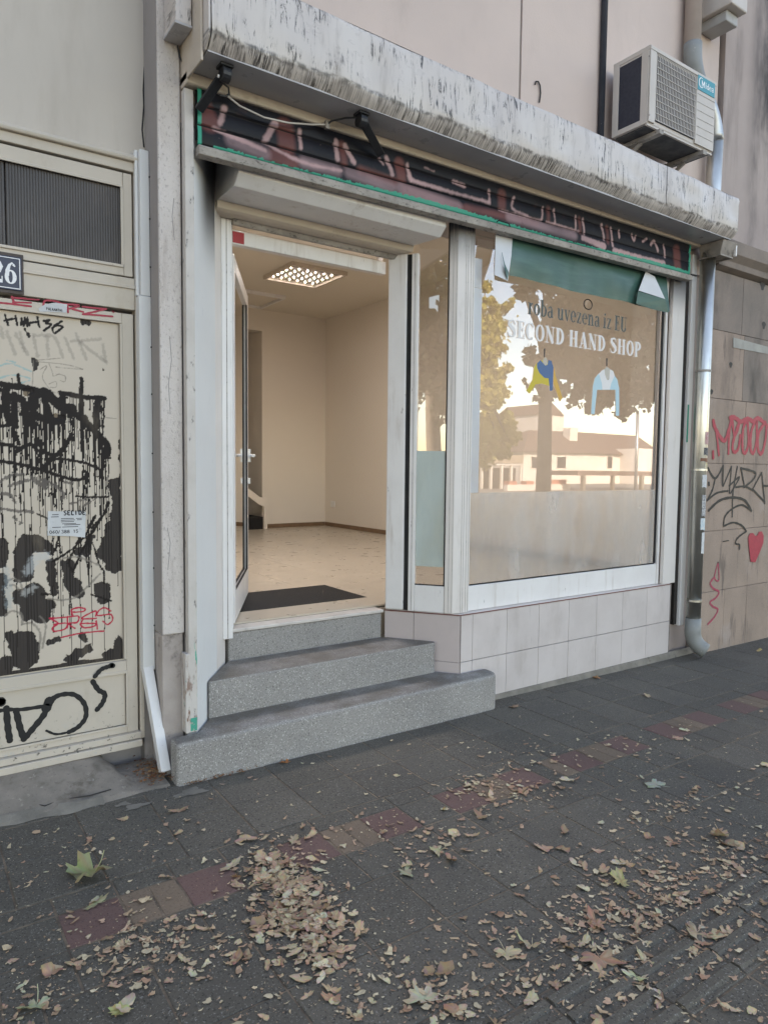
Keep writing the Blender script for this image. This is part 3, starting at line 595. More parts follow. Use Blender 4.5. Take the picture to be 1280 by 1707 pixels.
# number plate, stickers, paper notice on the door
def arcw(cx, cy, rx, ry, a0, a1, thick, thin, n=20):
    return [(cx+rx*math.cos(R(a0+(a1-a0)*i/n)), cy+ry*math.sin(R(a0+(a1-a0)*i/n)), thin+(thick-thin)*abs(math.cos(R(a0+(a1-a0)*i/n)))**1.4) for i in range(n+1)]
def rect(x0, y0, x1, y1): return [((x0+x1)/2, y0, x1-x0), ((x0+x1)/2, y1, x1-x0)]
T_, t_ = .17, .06
def serifs(x, y): return [(x-.13, y, .05), (x+.13, y, .05)]
GL = {
 'S': (.54, [[(.45,.74,.05),(.41,.92,.07),(.27,.965,.08),(.13,.88,.14),(.12,.72,.18),(.26,.56,.2),(.41,.40,.2),(.44,.22,.17),(.35,.06,.09),(.22,.03,.07),(.10,.09,.06),(.06,.28,.05)]]),
 'E': (.50, [rect(.06,0,.06+T_,1), [(.0,.97,t_),(.44,.97,t_)], [(.0,.03,t_),(.45,.03,t_)], [(.2,.52,t_),(.34,.52,t_)], [(.42,1,.05),(.42,.74,.03)], [(.43,0,.05),(.43,.28,.03)], [(.34,.64,.04),(.34,.40,.04)]]),
 'C': (.54, [arcw(.28,.5,.21,.46,52,308,.17,.06,26), [(.42,.97,.05),(.43,.70,.04)]]),
 'O': (.58, [arcw(.28,.5,.2,.46,0,360,.17,.06,36)]),
 'N': (.62, [rect(.09,0,.14,1), rect(.46,0,.51,1), [(.1,1,.17),(.485,0,.17)], serifs(.11,.03), serifs(.485,.97), [(-.01,.97,t_),(.14,.97,t_)]]),
 'D': (.58, [rect(.06,0,.06+T_,1), arcw(.17,.5,.29,.47,90,-90,.17,.06,24), [(.0,.97,t_),(.18,.97,t_)], [(.0,.03,t_),(.18,.03,t_)]]),
 'H': (.64, [rect(.06,0,.06+T_,1), rect(.38,0,.38+T_,1), [(.2,.52,t_),(.4,.52,t_)], serifs(.145,.97), serifs(.145,.03), serifs(.465,.97), serifs(.465,.03)]),
 'A': (.60, [[(.1,0,.06),(.28,1,.06)], [(.28,1,.16),(.46,0,.19)], [(.15,.30,t_),(.42,.30,t_)], serifs(.10,.03), serifs(.47,.03)]),
 'P': (.54, [rect(.06,0,.06+T_,1), arcw(.17,.72,.25,.255,90,-90,.17,.06,18), serifs(.145,.03), [(.0,.97,t_),(.18,.97,t_)], [(.2,.465,t_),(.24,.465,t_)]]),
 'U': (.60, [rect(.06,.28,.06+T_,1), rect(.45,.28,.5,1), arcw(.305,.28,.17,.25,180,360,.15,.07,16), serifs(.145,.97), serifs(.475,.97)]),
 'r': (.42, [rect(.08,0,.08+.14,.7), [(.2,.52,.05),(.30,.66,.10),(.36,.62,.11)], serifs(.15,.03), [(.0,.68,.05),(.15,.68,.05)]]),
 'o': (.48, [arcw(.23,.35,.165,.33,0,360,.14,.05,30)]),
 'b': (.50, [rect(.06,0,.06+.14,1.0), arcw(.22,.35,.19,.33,110,-110,.14,.05,20), [(.0,.98,.05),(.15,.98,.05)]]),
 'a': (.48, [rect(.27,.06,.27+.14,.5), arcw(.22,.5,.12,.18,0,160,.12,.06,12), arcw(.2,.2,.13,.18,60,320,.12,.05,16), [(.34,.05,.06),(.46,.05,.05)]]),
 'u': (.54, [rect(.06,.2,.06+.14,.7), rect(.33,0,.33+.14,.7), arcw(.24,.2,.12,.18,180,330,.12,.07,10), [(.0,.68,.05),(.15,.68,.05)], [(.28,.68,.05),(.42,.68,.05)], [(.4,.03,.05),(.52,.03,.05)]]),
 'v': (.48, [[(.09,.7,.14),(.24,0,.10)], [(.24,0,.05),(.39,.7,.05)], [(.0,.68,.05),(.2,.68,.05)], [(.32,.68,.05),(.47,.68,.05)]]),
 'e': (.46, [arcw(.23,.35,.165,.33,0,315,.14,.05,24), [(.1,.38,.05),(.39,.38,.05)]]),
 'z': (.44, [[(.05,.67,.06),(.38,.67,.06)], [(.34,.68,.13),(.09,.02,.13)], [(.05,.03,.06),(.4,.03,.06)], [(.07,.7,.04),(.07,.52,.04)], [(.38,0,.04),(.38,.2,.04)]]),
 'n': (.54, [rect(.06,0,.06+.14,.7), rect(.33,0,.33+.14,.46), arcw(.29,.46,.11,.22,0,150,.13,.07,10), serifs(.13,.03), serifs(.4,.03), [(.0,.68,.05),(.13,.68,.05)]]),
 'i': (.28, [rect(.07,0,.07+.14,.7), serifs(.14,.03), [(.0,.68,.05),(.14,.68,.05)], [(.08,.9,.15),(.21,.9,.15)]]),
 '2': (.52, [[(.08,.66,.05),(.08,.82,.10),(.2,.95,.10),(.36,.92,.13),(.42,.74,.17),(.34,.52,.15),(.2,.32,.10),(.07,.12,.06)], [(.04,.08,.16),(.46,.08,.16)], [(.45,0,.05),(.46,.3,.04)]]),
 '6': (.56, [arcw(.27,.32,.17,.29,0,360,.17,.06,28), [(.12,.36,.17),(.14,.6,.17),(.22,.84,.12),(.34,.96,.08),(.44,.86,.07)], [(.40,.82,.12),(.44,.88,.12)]]),
 'M': (.80, [rect(.06,0,.18,1), [(.1,1,.14),(.38,.25,.14)], [(.38,.25,.14),(.62,1,.14)], rect(.58,0,.72,1)]),
 'd': (.52, [rect(.32,0,.44,1), arcw(.24,.33,.17,.27,0,360,.12,.10,20)]),
}
def write(name, text, x, z, h, width, Y, mat, parent, step=.00006, slant=0, caps=1.0):
    adv = sum(.26 if ch == ' ' else GL[ch][0]+.03 for ch in text); kx = width/adv; mb = MB(); cx = x; j = 0
    for ch in text:
        if ch == ' ': cx += .26*kx; continue
        a, strokes = GL[ch]
        for s_ in strokes:
            pts = [(cx+q[0]*kx + slant*q[1]*h, z+q[1]*h) for q in s_]
            horiz = abs(s_[0][0]-s_[-1][0]) > 2*abs(s_[0][1]-s_[-1][1]) and len(s_) == 2
            strip(mb, pts, [q[2]*(h if horiz else (kx*.8+h*.2)) for q in s_], Y, j*step); j += 1
        cx += (a+.03)*kx
    return obj(name, mb, mat, parent)
npl = thing('number_plate', (.36,3.415,2.23), 'dark blue enamel house number plate 26 beside the transom', 'sign')
xa, xb, za, zb = .238, .4635, 2.237, 2.379
B('backing', (xa-.012,xb+.008,3.4115,3.4195,za-.014,zb+.014), M['plate_edge'], npl, .002)
B('plate', (xa,xb,3.407,3.411,za,zb), M['enamel'], npl, .004)
bd = MB()
for b in ((xa+.006,xb-.006,za+.006,za+.0095),(xa+.006,xb-.006,zb-.0095,zb-.006),(xa+.006,xa+.0095,za+.010,zb-.010),(xb-.0095,xb-.006,za+.010,zb-.010)): bd.box(b[0],b[1],3.406,3.4068,b[2],b[3])
obj('border', bd, M['white_print'], npl)
write('numeral', '26', .347, 2.262, .092, .102, 3.4063, M['white_print'], npl)
pn = thing('paper_notice', (.63,3.425,1.16), 'torn white paper notice with phone number stuck on the graffitied door panel', 'notice')
q = pxz(((80,852),(143,853),(142,896),(120,894),(79,893)), 3.433)
obj('sheet', MB().xzplate(q[::-1], 3.4325, 3.4335), M['paper'], pn)
# sans capitals / digits as thin strokes for small print (unit box, height 1)
SL = {'D': [[(.1,0,1),(.1,1,1)],[(.1,.97,1),(.4,.9,1),(.52,.5,1),(.4,.1,1),(.1,.03,1)]], '0': [arcw(.3,.5,.24,.46,0,360,1,1,14)], '1': [[(.15,.8,1),(.35,1,1)],[(.35,1,1),(.35,0,1)]], '3': [[(.08,.95,1),(.45,.98,1),(.5,.72,1),(.28,.54,1),(.55,.35,1),(.45,.03,1),(.06,.06,1)]],
      '5': [[(.5,1,1),(.12,1,1),(.1,.58,1),(.4,.6,1),(.52,.3,1),(.36,.02,1),(.06,.06,1)]], '6': [[(.5,.95,1),(.2,.8,1),(.08,.3,1),(.3,.02,1),(.52,.25,1),(.35,.55,1),(.1,.4,1)]],
      '8': [arcw(.3,.75,.2,.22,0,360,1,1,10), arcw(.3,.26,.24,.25,0,360,1,1,10)], '/': [[(.05,-.1,1),(.3,1,1)]], 'S': [[(.5,.9,1),(.3,1,1),(.1,.8,1),(.3,.52,1),(.52,.28,1),(.3,0,1),(.06,.1,1)]],
      'E': [[(.1,0,1),(.1,1,1)],[(.1,.97,1),(.5,.97,1)],[(.1,.5,1),(.42,.5,1)],[(.1,.03,1),(.5,.03,1)]], 'L': [[(.1,1,1),(.1,0,1)],[(.1,.03,1),(.5,.03,1)]], 'I': [[(.2,0,1),(.2,1,1)]], 'U': [[(.1,1,1),(.1,.2,1),(.3,0,1),(.5,.2,1),(.5,1,1)]],
      'R': [[(.1,0,1),(.1,1,1)],[(.1,.97,1),(.45,.92,1),(.45,.58,1),(.1,.5,1)],[(.25,.5,1),(.52,0,1)]], 'P': [[(.1,0,1),(.1,1,1)],[(.1,.97,1),(.48,.92,1),(.48,.55,1),(.1,.48,1)]], 'A': [[(.05,0,1),(.3,1,1)],[(.3,1,1),(.55,0,1)],[(.14,.33,1),(.46,.33,1)]],
      'H': [[(.1,0,1),(.1,1,1)],[(.5,0,1),(.5,1,1)],[(.1,.5,1),(.5,.5,1)]], 'N': [[(.1,0,1),(.1,1,1)],[(.1,1,1),(.5,0,1)],[(.5,0,1),(.5,1,1)]], 'T': [[(.3,0,1),(.3,1,1)],[(.05,.97,1),(.55,.97,1)]], 'O': [arcw(.3,.5,.24,.46,0,360,1,1,14)]}
def small(name, text, x, z, h, wd, Y, mat, parent, bold=.16, dirx=(1,0)):
    mb = MB(); cx = x; kx = wd/(len(text)*.66); j = 0
    for ch in text:
        for s_ in SL.get(ch, []):
            strip(mb, [(cx+a*kx, z+b*h) for a, b, _ in s_], bold*h, Y, j*.00003); j += 1
        cx += .66*kx
    return obj(name, mb, mat, parent)
small('heading', 'SELIDE', 0.6147, 1.2631, 0.0201, 0.0960, 3.4322, M['ink'], pn, .26)
small('phone_number', '060/388 15', 0.5543, 1.1808, 0.0137, 0.1235, 3.4322, M['ink'], pn, .2)
ln = MB()
for a, b, z in ((0.6037,0.6586,1.2457),(0.6037,0.6631,1.2384),(0.6037,0.6586,1.2311),(0.6083,0.6677,1.2219),(0.6174,0.686,1.2165),(0.5671,0.6037,1.2073),(0.6083,0.6769,1.2073),(0.6677,0.6924,1.2448),(0.6723,0.6924,1.2384),(0.5671,0.5945,1.2649),(0.5625,0.5945,1.2549)): ln.add([(a,3.4323,z),(b,3.4323,z),(b,3.4323,z+.003),(a,3.4323,z+.003)], [(0,1,2,3)])
obj('small_print', ln, M['ink'], pn)
sk = thing('sticker', (.6,3.42,2.19), 'torn white sticker with small lettering over the red graffiti on door', 'sticker')
q = pxz(((64,514),(75,507),(92,504),(112,507),(111,521),(80,519),(66,519)), 3.4225)
obj('sheet', MB().xzplate(q[::-1], 3.4218, 3.4228), M['paper'], sk); small('lettering', 'PALAANTHI', .559, 2.174, .011, .069, 3.4214, M['ink'], sk, .2)

# white plastic cable duct beside the door
cd = thing('cable_duct', (.97,3.4,.06), 'white plastic cable duct running down beside metal door, lower end kicked out', 'cable duct')
B('duct_run', (.957,1.000,3.370,3.4275,2.286,2.950), M['duct'], cd, .004)
B('duct_run', (.945,1.001,3.366,3.4275,.502,2.284), M['duct'], cd, .004)
B('duct_back', (.942,.9565,3.398,3.4275,2.288,2.952), M['duct'], cd, .003)
obj('duct_foot', MB().bar((.968,3.388,.512), (.998,3.222,.048), .052, .046, (1,0,0)), M['duct_low'], cd, .003)
for z_ in (.72,1.0,1.27,1.55,1.83,2.05,2.42,2.64,2.83): obj('screw', MB().tube([(.999,3.362,z_),(.999,3.3655,z_)], .004, 8), M['black_metal'], cd)

# ================================================================== SHOP BUILDING
sb = thing('shop_building', (3.2,3.25,0), 'pinkish rendered shop building with tiled base under the canopy', 'building')
B('upper_wall', (1.112,3.279,3.27,3.55,3.07,14), M['wall_pink'], sb, 0)
B('upper_wall', (3.297,5.515,3.27,3.55,3.07,14), M['wall_pink'], sb, 0)
B('groove', (3.2795,3.2965,3.282,3.54,3.07,14), M['side_grey'], sb, 0)
B('pilaster', (1.0045,1.108,3.25,3.50,.693,14), M['stucco'], sb, .006)
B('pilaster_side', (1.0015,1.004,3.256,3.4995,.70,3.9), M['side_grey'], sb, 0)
B('pilaster_base', (1.004,1.105,3.262,3.50,-.05,.692), M['concrete_base'], sb, .006)
B('base_block', (1.094,1.118,3.20,3.2605,.215,.60), M['channel'], sb, .004)
for pts_ in (((283,560),(286,600),(281,640),(284,690)), ((290,330),(287,360),(291,400)), ((279,880),(284,905),(280,950))):
    obj('crack', MB().tube([at(a, b, 3.2495) for a, b in pts_], .0016, 5), M['side_grey'], sb)
# left reveal: splayed panel from the shutter channel back to the door frame
def splay(a, b, z0, z1, th, side=1):
    a, b = Vector(a), Vector(b); t = (b-a).normalized(); n = Vector((-t.y, t.x))*side
    return MB().prism([tuple(a), tuple(a+n*th), tuple(b+n*th), tuple(b)] if side > 0 else [tuple(a), tuple(b), tuple(b+n*th), tuple(a+n*th)], z0, z1)
obj('reveal_panel', splay((1.158,3.224), (1.372,3.512), .18, 3.05, .05), M['reveal'], sb, .003)
obj('reveal_panel', splay((1.3745,3.519), (1.478,3.66), .30, 3.05, .05), M['alu_top'], sb, .003)
B('lintel', (1.11,5.22,3.262,3.72,3.045,3.068), M['side_grey'], sb, 0)
B('lintel', (1.11,5.40,3.46,3.72,3.07,3.9), M['side_grey'], sb, 0)
# tiled base
bs = obj('tile_backing', MB().prism([(2.862,3.262),(5.12,3.262),(5.12,3.56),(2.60,3.66),(2.572,3.645)], -.1, .575), M['grout'], sb)
def tile(poly_x0, poly_x1, z0, z1, m): B('tile', (poly_x0+.0012, poly_x1-.0012, 3.25, 3.2618, z0+.0012, z1-.0012), m, bs, .0012, seg=1)
xs = [2.862,2.959,3.262,3.566,3.870,4.174,4.478,4.782,5.088]
for a, b in zip(xs[:-1], xs[1:]):
    tile(a, b, .277, .573, M['tile'])
    tile(a, b, -.06, .275, M['tile'])
SA, SB_ = Vector((2.55,3.64)), Vector((2.852,3.25)); ST = (SB_-SA).normalized(); SN = Vector((ST.y, -ST.x))     # splay line, SN points out to the street
if SN.y > 0: SN = -SN
SL_LEN = (SB_-SA).length
def on_splay(s0, s1, d0, d1, z0, z1):           # block along the splay, d measured outwards
    p = [SA+ST*s0+SN*d0, SA+ST*s1+SN*d0, SA+ST*s1+SN*d1, SA+ST*s0+SN*d1]
    return MB().prism([tuple(v) for v in p][::-1], z0, z1)
for s0, s1 in ((0.0,.195),(.195,SL_LEN)):
    obj('tile', on_splay(s0+.0012, s1-.0012, -.012, 0, .2762, .5718), M['tile_pink'], bs, .0012, seg=1)
    obj('tile', on_splay(s0+.0012, s1-.0012, -.012, 0, -.06, .2738), M['tile_pink'], bs, .0012, seg=1)
sill = obj('sill', MB().prism([(2.565,3.652),(2.853,3.2525),(5.09,3.2525),(5.09,3.5),(2.75,3.66)], .5755, .583), M['tile'], sb, .002)
ln_ = MB(); ln_.box(2.853,5.09,3.2475,3.2520,.5735,.5795); obj('sill_edge', ln_, M['redline'], sill)
obj('sill_edge', on_splay(.0, SL_LEN-.002, -.0015, .003, .5735,.5795), M['redline'], sill)

# right end of the shop front: boards, rails
B('end_panel', (4.986,5.150,3.252,3.285,.584,3.0), M['alu_top'], sb, .003)
B('end_rail', (5.158,5.196,3.255,3.30,.235,3.03), M['black_rail'], sb, .002)
B('end_rail', (5.150,5.157,3.252,3.29,.30,3.02), M['black_rail'], sb, .001)
B('end_board', (5.205,5.268,3.235,3.30,.225,3.20), M['alu'], sb, .004)
B('end_wall', (5.15,5.50,3.302,3.6,-.1,3.30), M['wall_grey'], sb, 0)
B('green_patch', (5.2055,5.225,3.2325,3.2345,1.72,2.02), surf('green_paint', (.02,.33,.23), (.02,.28,.2), 20, .6), sb, 0)

M['green_patch'] = surf('green_patch_paint', (.03,.33,.24), (.03,.28,.2), 20, .6, [((.4,.36,.32), (40,40,40), .55, .6, .9)])
# ---- terrazzo entrance steps
stp = thing('entrance_steps', (2.0,3.4,0), 'three grey washed terrazzo steps leading up to the open shop door', 'steps')
def stepblock(poly, z0, z1, bev):
    o = obj('step', MB().prism(poly, z0, z1), M['terrazzo'], stp, bev, seg=4, smooth=False); return o
stepblock([(1.018,3.105),(2.985,3.105),(3.02,3.110),(3.047,3.126),(3.062,3.150),(3.066,3.18),(3.066,3.246),(2.86,3.246),(2.845,3.252),(2.75,3.372),(1.272,3.372),(1.15,3.208),(1.018,3.208)], -.03, .212, .02)
stepblock([(1.262,3.345),(2.715,3.345),(2.735,3.350),(2.745,3.362),(2.744,3.378),(2.565,3.618),(2.55,3.636),(2.54,3.648),(1.486,3.648),(1.27,3.372)], .2, .402, .02)
stepblock([(1.494,3.652),(2.536,3.652),(2.536,3.80),(1.494,3.80)], .2, .5585, .01)
B('threshold', (1.497,2.546,3.642,3.745,.560,.5795), M['threshold'], stp, .005)

# ---- roller shutter over the whole front (rolled up, last slats showing)
rs = thing('roller_shutter', (3.1,3.2,2.9), 'rolled-up roller shutter strip with black and pink graffiti and green edges', 'shutter')
strokes_pink = []; A = lambda *p: Zp(320, 90, 3.556, p)
PK = [(A((190,320),(165,410)),9),(A((490,415),(435,500)),10),(A((635,450),(642,555)),6),(A((850,515),(860,620)),8),(A((905,540),(955,640)),8),(A((1150,615),(1185,710)),8),(A((1275,650),(1280,720)),6),(A((130,440),(430,570)),7),(A((420,520),(650,640),(880,690)),5),(A((1110,620),(1130,650)),5)]
A = lambda *p: Zp(660, 240, 2.56, p)
PK += [(A((45,90),(62,150)),6),(A((55,150),(220,200),(390,248)),6),(A((395,200),(398,250)),6),(A((502,228),(495,275),(560,305)),5),(A((625,268),(620,320)),5),(A((672,280),(677,335)),5),(A((765,308),(765,362)),5),(A((795,318),(802,385)),5),(A((875,345),(887,405)),6),(A((915,358),(922,432)),6),(A((950,368),(950,398)),5),(A((1005,385),(1012,412),(1022,390)),5),(A((1050,415),(1068,405)),5),(A((1085,430),(1100,415),(1115,455)),7),(A((1140,430),(1146,480)),6),(A((930,458),(1040,488),(1140,512)),13),(A((795,400),(885,436)),12),(A((245,160),(290,178)),7),(A((120,100),(160,115)),3),(A((640,330),(780,372)),4),(A((440,280),(620,325)),4)]
SOFT = []; A = lambda *p: Zp(320, 90, 3.556, p)
SOFT += [(A((230,510),(430,590)),22),(A((660,640),(860,690)),20),(A((930,700),(1180,790)),22)]
A = lambda *p: Zp(660, 240, 2.56, p); SOFT += [(A((20,190),(260,270)),26),(A((480,310),(760,390)),20)]
MAR = []; A = lambda *p: Zp(320, 90, 3.556, p)
MAR += [(A((60,310),(100,400)),26),(A((550,440),(560,540)),26),(A((480,600),(600,640)),18),(A((885,540),(900,640)),12),(A((1230,650),(1240,740)),18),(A((1000,690),(1200,760)),14)]
A = lambda *p: Zp(660, 240, 2.56, p); MAR += [(A((10,80),(20,130)),14),(A((40,200),(300,290)),20),(A((450,215),(450,265)),18),(A((648,275),(648,325)),9),(A((780,318),(785,375)),8),(A((898,355),(903,420)),8),(A((1195,455),(1200,540)),24),(A((300,270),(600,340)),12)]
SZ = [2.957, 3.048, 3.134, 3.222]; YS = 3.195
tilt = lambda x, t=.0135: t*(x-1.17)           # the shutter hangs a little out of level
for si, (za, zb) in enumerate(zip(SZ[:-1], SZ[1:])):
    nx, nz = 760, 19
    XX, ZZ = np.meshgrid(np.linspace(1.168,5.098,nx), np.linspace(za,zb-.003,nz)); u = (ZZ-za)/(zb-za); ZZ = ZZ + tilt(XX)*(1 if si == 0 else .85 if si == 1 else .7)
    CC = np.empty(XX.shape+(3,)); nn = fbm(XX*7, ZZ*14, 50+si); CC[:] = np.array((.011,.011,.015))*(.7+.8*nn[...,None])
    fz = (fbm(XX*60, ZZ*60, 77)-.5)
    for pts, wpx in MAR:
        d = sd_poly(XX, ZZ, pxz(pts, YS)); m_ = np.clip((wpx*.0019-d)/.025+.4, 0, 1)*(.6+.6*nn); lay(m_, (.16,.058,.052), .95)
    for pts, wpx in SOFT:
        d = sd_poly(XX, ZZ, pxz(pts, YS)); m_ = np.clip((wpx*.0015-d)/.03+.4, 0, 1)*(.45+.6*nn)*(si == 0); lay(m_, (.36,.24,.25), .8)
    for pts, wpx in PK:
        d = sd_poly(XX, ZZ, smoothpts(pxz(pts, YS), 4)); m_ = np.clip((wpx*.0017*(.6+.8*nn)-d+fz*.010)/.011+.4, 0, 1)*(.55+.6*nn); lay(m_, (.54,.345,.34), .88)
    if si == 0:
        lay(((u < .26+.09*np.sin(XX*3)+fz*.2)).astype(float), (.018,.33,.225), .92)
        lay(np.clip((.03-np.abs(XX-1.215))/.004, 0, 1)*(u < .55), (.012,.012,.013), 1)
    lay(((XX < 1.188)|(XX > 5.078+.004*np.sin(ZZ*90))).astype(float), (.018,.33,.225), .92)
    Y = YS - .0045*np.sin(np.pi*np.clip((u-.06)/.88, 0, 1))**.6
    groove = (u < .06)|(u > .97); Y = np.where(groove, YS+.006, Y); lay((u < .1).astype(float), (.01,.009,.01), .9)
    V = np.stack([XX.ravel(), Y.ravel(), ZZ.ravel()], 1); ii = np.arange(nx*nz).reshape(nz,nx)
    F = np.stack([ii[:-1,:-1], ii[:-1,1:], ii[1:,1:], ii[1:,:-1]], -1).reshape(-1,4)
    grid_mesh('slat', V, F, CC.reshape(-1,3), M['vc_slat'], rs)
B('slat_backing', (1.166,5.10,3.212,3.22,2.99,3.255), M['black_gap'], rs, 0)
bb = MB().prof([(3.172,2.912),(3.228,2.912),(3.228,2.953),(3.176,2.955),(3.166,2.945)], 1.166, 5.098); bb.v = [(x, y, z+tilt(x)) for x, y, z in bb.v]
obj('bottom_bar', bb, M['bar_grey'], rs, .003)
obj('guide_channel', MB().box(1.112,1.154,3.205,3.249,.215,3.20), M['channel'], rs, .003)
B('paint_patch', (1.1165,1.150,3.2035,3.2047,.222,.285), M['green_patch'], rs, 0)
obj('latch', MB().tube([(3.02,3.17,2.985),(3.02,3.155,2.99),(3.10,3.15,2.987),(3.12,3.16,2.975)], .004, 6), M['black_metal'], rs)
obj('latch', MB().box(5.09,5.16,3.165,3.18,3.006,3.014), M['black_rail'], rs)

# ---- canopy box above the shop
cb = thing('canopy_box', (3.2,3.1,3.26), 'long dirty white sheet-metal canopy box streaked with black mould', 'canopy')
X0, X1 = 1.136, 5.285
def fascia_grid():
    mb = MB(); prof = [(2.978,3.262),(2.955,3.282),(2.937,3.302),(2.930,3.318),(2.930,3.40),(2.930,3.50),(2.931,3.575),(2.936,3.598),(2.948,3.606)]
    n = 140; vs = []
    for i in range(n+1):
        x = X0 + (X1-X0)*i/n
        sag = .006*math.sin(x*2.1+.4)+.003*math.sin(x*5.7)
        for j, (y, z) in enumerate(prof): vs.append((x, y + (.005*math.sin(x*9+z*23)+.004*math.sin(x*21+z*7))*(1 if 2 < j < 7 else .4), z+sag*(.6 if j > 5 else .3) + (-.0115*(x-1.9) if j > 5 else -.004*(x-1.9) if j == 5 else 0)))
    m = len(prof); mb.add(vs, [(i*m+j, (i+1)*m+j, (i+1)*m+j+1, i*m+j+1) for i in range(n) for j in range(m-1)]); return mb
obj('front_sheet', fascia_grid(), M['fascia'], cb, smooth=True)
obj('top_sheet', MB().add([(X0,2.946,3.612),(X1,2.946,3.563),(X1,3.268,3.70),(X0,3.268,3.70)], [(0,1,2,3)]), M['fascia'], cb)
B('soffit', (X0,X1-.01,2.975,3.268,3.258,3.268), M['soffit'], cb, 0)
jm = MB()
for xj in (4.36,): jm.box(xj,xj+.003,2.9245,2.9262,3.31,3.60)
obj('sheet_seam', jm, M['black_gap'], cb)
endp = [(2.982,3.264),(2.94,3.304),(2.934,3.32),(2.934,3.596),(2.95,3.604),(3.266,3.70),(3.266,3.264)]; endr = [(y, z-.042 if z > 3.55 else z) for y, z in endp]
obj('end_cap', MB().prof(endp, X0-.012, X0-.002), M['fascia'], cb, .002); obj('end_cap', MB().prof(endr, X1+.001, X1+.010), M['fascia'], cb, .002)
B('end_return', (X0-.024,X0-.013,2.995,3.266,3.225,3.60), M['beige_metal'], cb, .003)
bt = MB().prof([(3.172,3.212),(3.180,3.208),(3.258,3.208),(3.258,3.2575),(3.172,3.2575)], 1.112, 5.20); bt.v = [(x, y, z+(.0075*(x-1.1) if z < 3.22 else 0)) for x, y, z in bt.v]
obj('batten', bt, M['beige_metal'], cb, .003)
lk = thing('ledge_block', (1.07,3.17,3.4), 'short white sheet-covered block with grey underside above the stucco pilaster', 'ledge')
B('block', (1.036,1.108,3.092,3.248,3.408,5.0), M['fascia'], lk, .004); B('underside', (1.033,1.110,3.089,3.248,3.396,3.4075), M['soffit'], lk, .002)

# ---- shop lights: two black hinged arms under the canopy with their cable
def arm(name, top, end, label):
    top, end = Vector(top), Vector(end); t = thing(name, top, label, 'lamp', 'folded lamp arms under the canopy')
    d = (end-top).normalized()
    obj('arm', MB().bar(top+Vector((0,0,-.02)), end, .016, .042, (1,0,0)), M['black_metal'], t, .004)
    obj('hinge', MB().tube([top+Vector((-.02,0,-.03)), top+Vector((.02,0,-.03))], .033, 16), M['black_metal'], t, .003)
    obj('bracket', MB().box(top.x-.03,top.x+.03,top.y-.03,top.y+.03,3.245,3.2572), M['black_metal'], t, .002)
    obj('rivet', MB().tube([top+d*.02+Vector((-.026,-.01,-.03)), top+d*.02+Vector((-.020,-.01,-.03))], .007, 8), M['white_print'], t)
arm('lamp_arm', (1.237,3.037,3.25), (1.165,3.168,3.10), 'black hinged lamp arm at the left end of the canopy')
arm('lamp_arm', (1.95,3.03,3.25), (2.16,3.16,3.155), 'black hinged lamp arm under the canopy above the door')
pts = [at(a,b,3.15) for a,b in ((380,160),(400,176),(440,195),(480,204),(520,207),(545,207))]
cable = thing('cable', tuple(pts[2]), 'pale cable sagging between the two black lamp arms', 'cable')
obj('white_run', MB().tube(pts, .0045, 6), M['cable_white'], cable)
obj('black_run', MB().tube([at(a,b,y) for a,b,y in ((545,207,3.15),(552,201,3.13),(575,196,3.09),(597,195,3.04))], .005, 6), M['black_metal'], cable)
obj('connector', MB().box(pts[-1].x-.012,pts[-1].x+.012,3.14,3.16,pts[-1].z-.022,pts[-1].z+.018), M['bar_grey'], cable, .003)
obj('loop', MB().tube([at(a,b,3.14) for a,b in ((372,138),(381,145),(382,156),(376,160),(366,158))], .005, 6), M['black_metal'], cable)
one('wire', MB().tube([at(a,b,3.24) for a,b in ((296,75),(300,95),(308,112),(322,125),(345,138))], .004, 6), M['black_metal'], 'thin dark wire dropping from the ledge block to the canopy batten', 'wire')

# ---- door shutter box
xr = lambda y: min(2.682, 2.55+(3.64-y)*.302/.39-.006)
ds = thing('door_shutter', (2.05,3.45,2.83), 'white roller shutter box above the open shop door', 'shutter')
obj('box', MB().prof([(3.240,3.04),(3.240,2.905),(3.292,2.857),(3.512,2.857),(3.64,2.857),(3.64,3.04)], 1.386, None, None, xr), M['alu'], ds, .004)
obj('lip', MB().prof([(3.508,2.820),(3.53,2.812),(3.64,2.812),(3.64,2.8562),(3.502,2.8562)], 1.383, None, None, lambda y: xr(y)-.004), M['beige_metal'], ds, .003)
obj('end_slat', MB().prof([(3.588,2.811),(3.605,2.786),(3.625,2.786),(3.625,2.8112),(3.588,2.8115)], 1.508, 2.585), M['bar_grey'], ds, .003)
obj('pull', MB().tube([at(a,b,3.585) for a,b in ((534,385),(537,391),(545,395),(553,396),(556,392))], .004, 6), M['black_metal'], ds)
obj('guide_rail', MB().box(1.448,1.507,3.615,3.66,.535,2.811), M['alu'], ds, .004)
obj('rail_groove', MB().box(1.474,1.478,3.6135,3.6148,.54,2.81), M['bar_grey'], ds)
obj('guide_rail', on_splay(.156,.196,-.03,.010,.585,2.811), M['alu'], ds, .003)
obj('rail_groove', on_splay(.176,.179,.0105,.0115,.59,2.81), M['bar_grey'], ds)
obj('seal', on_splay(.124,.155,-.04,-.006,.585,2.811), M['black_gap'], ds)

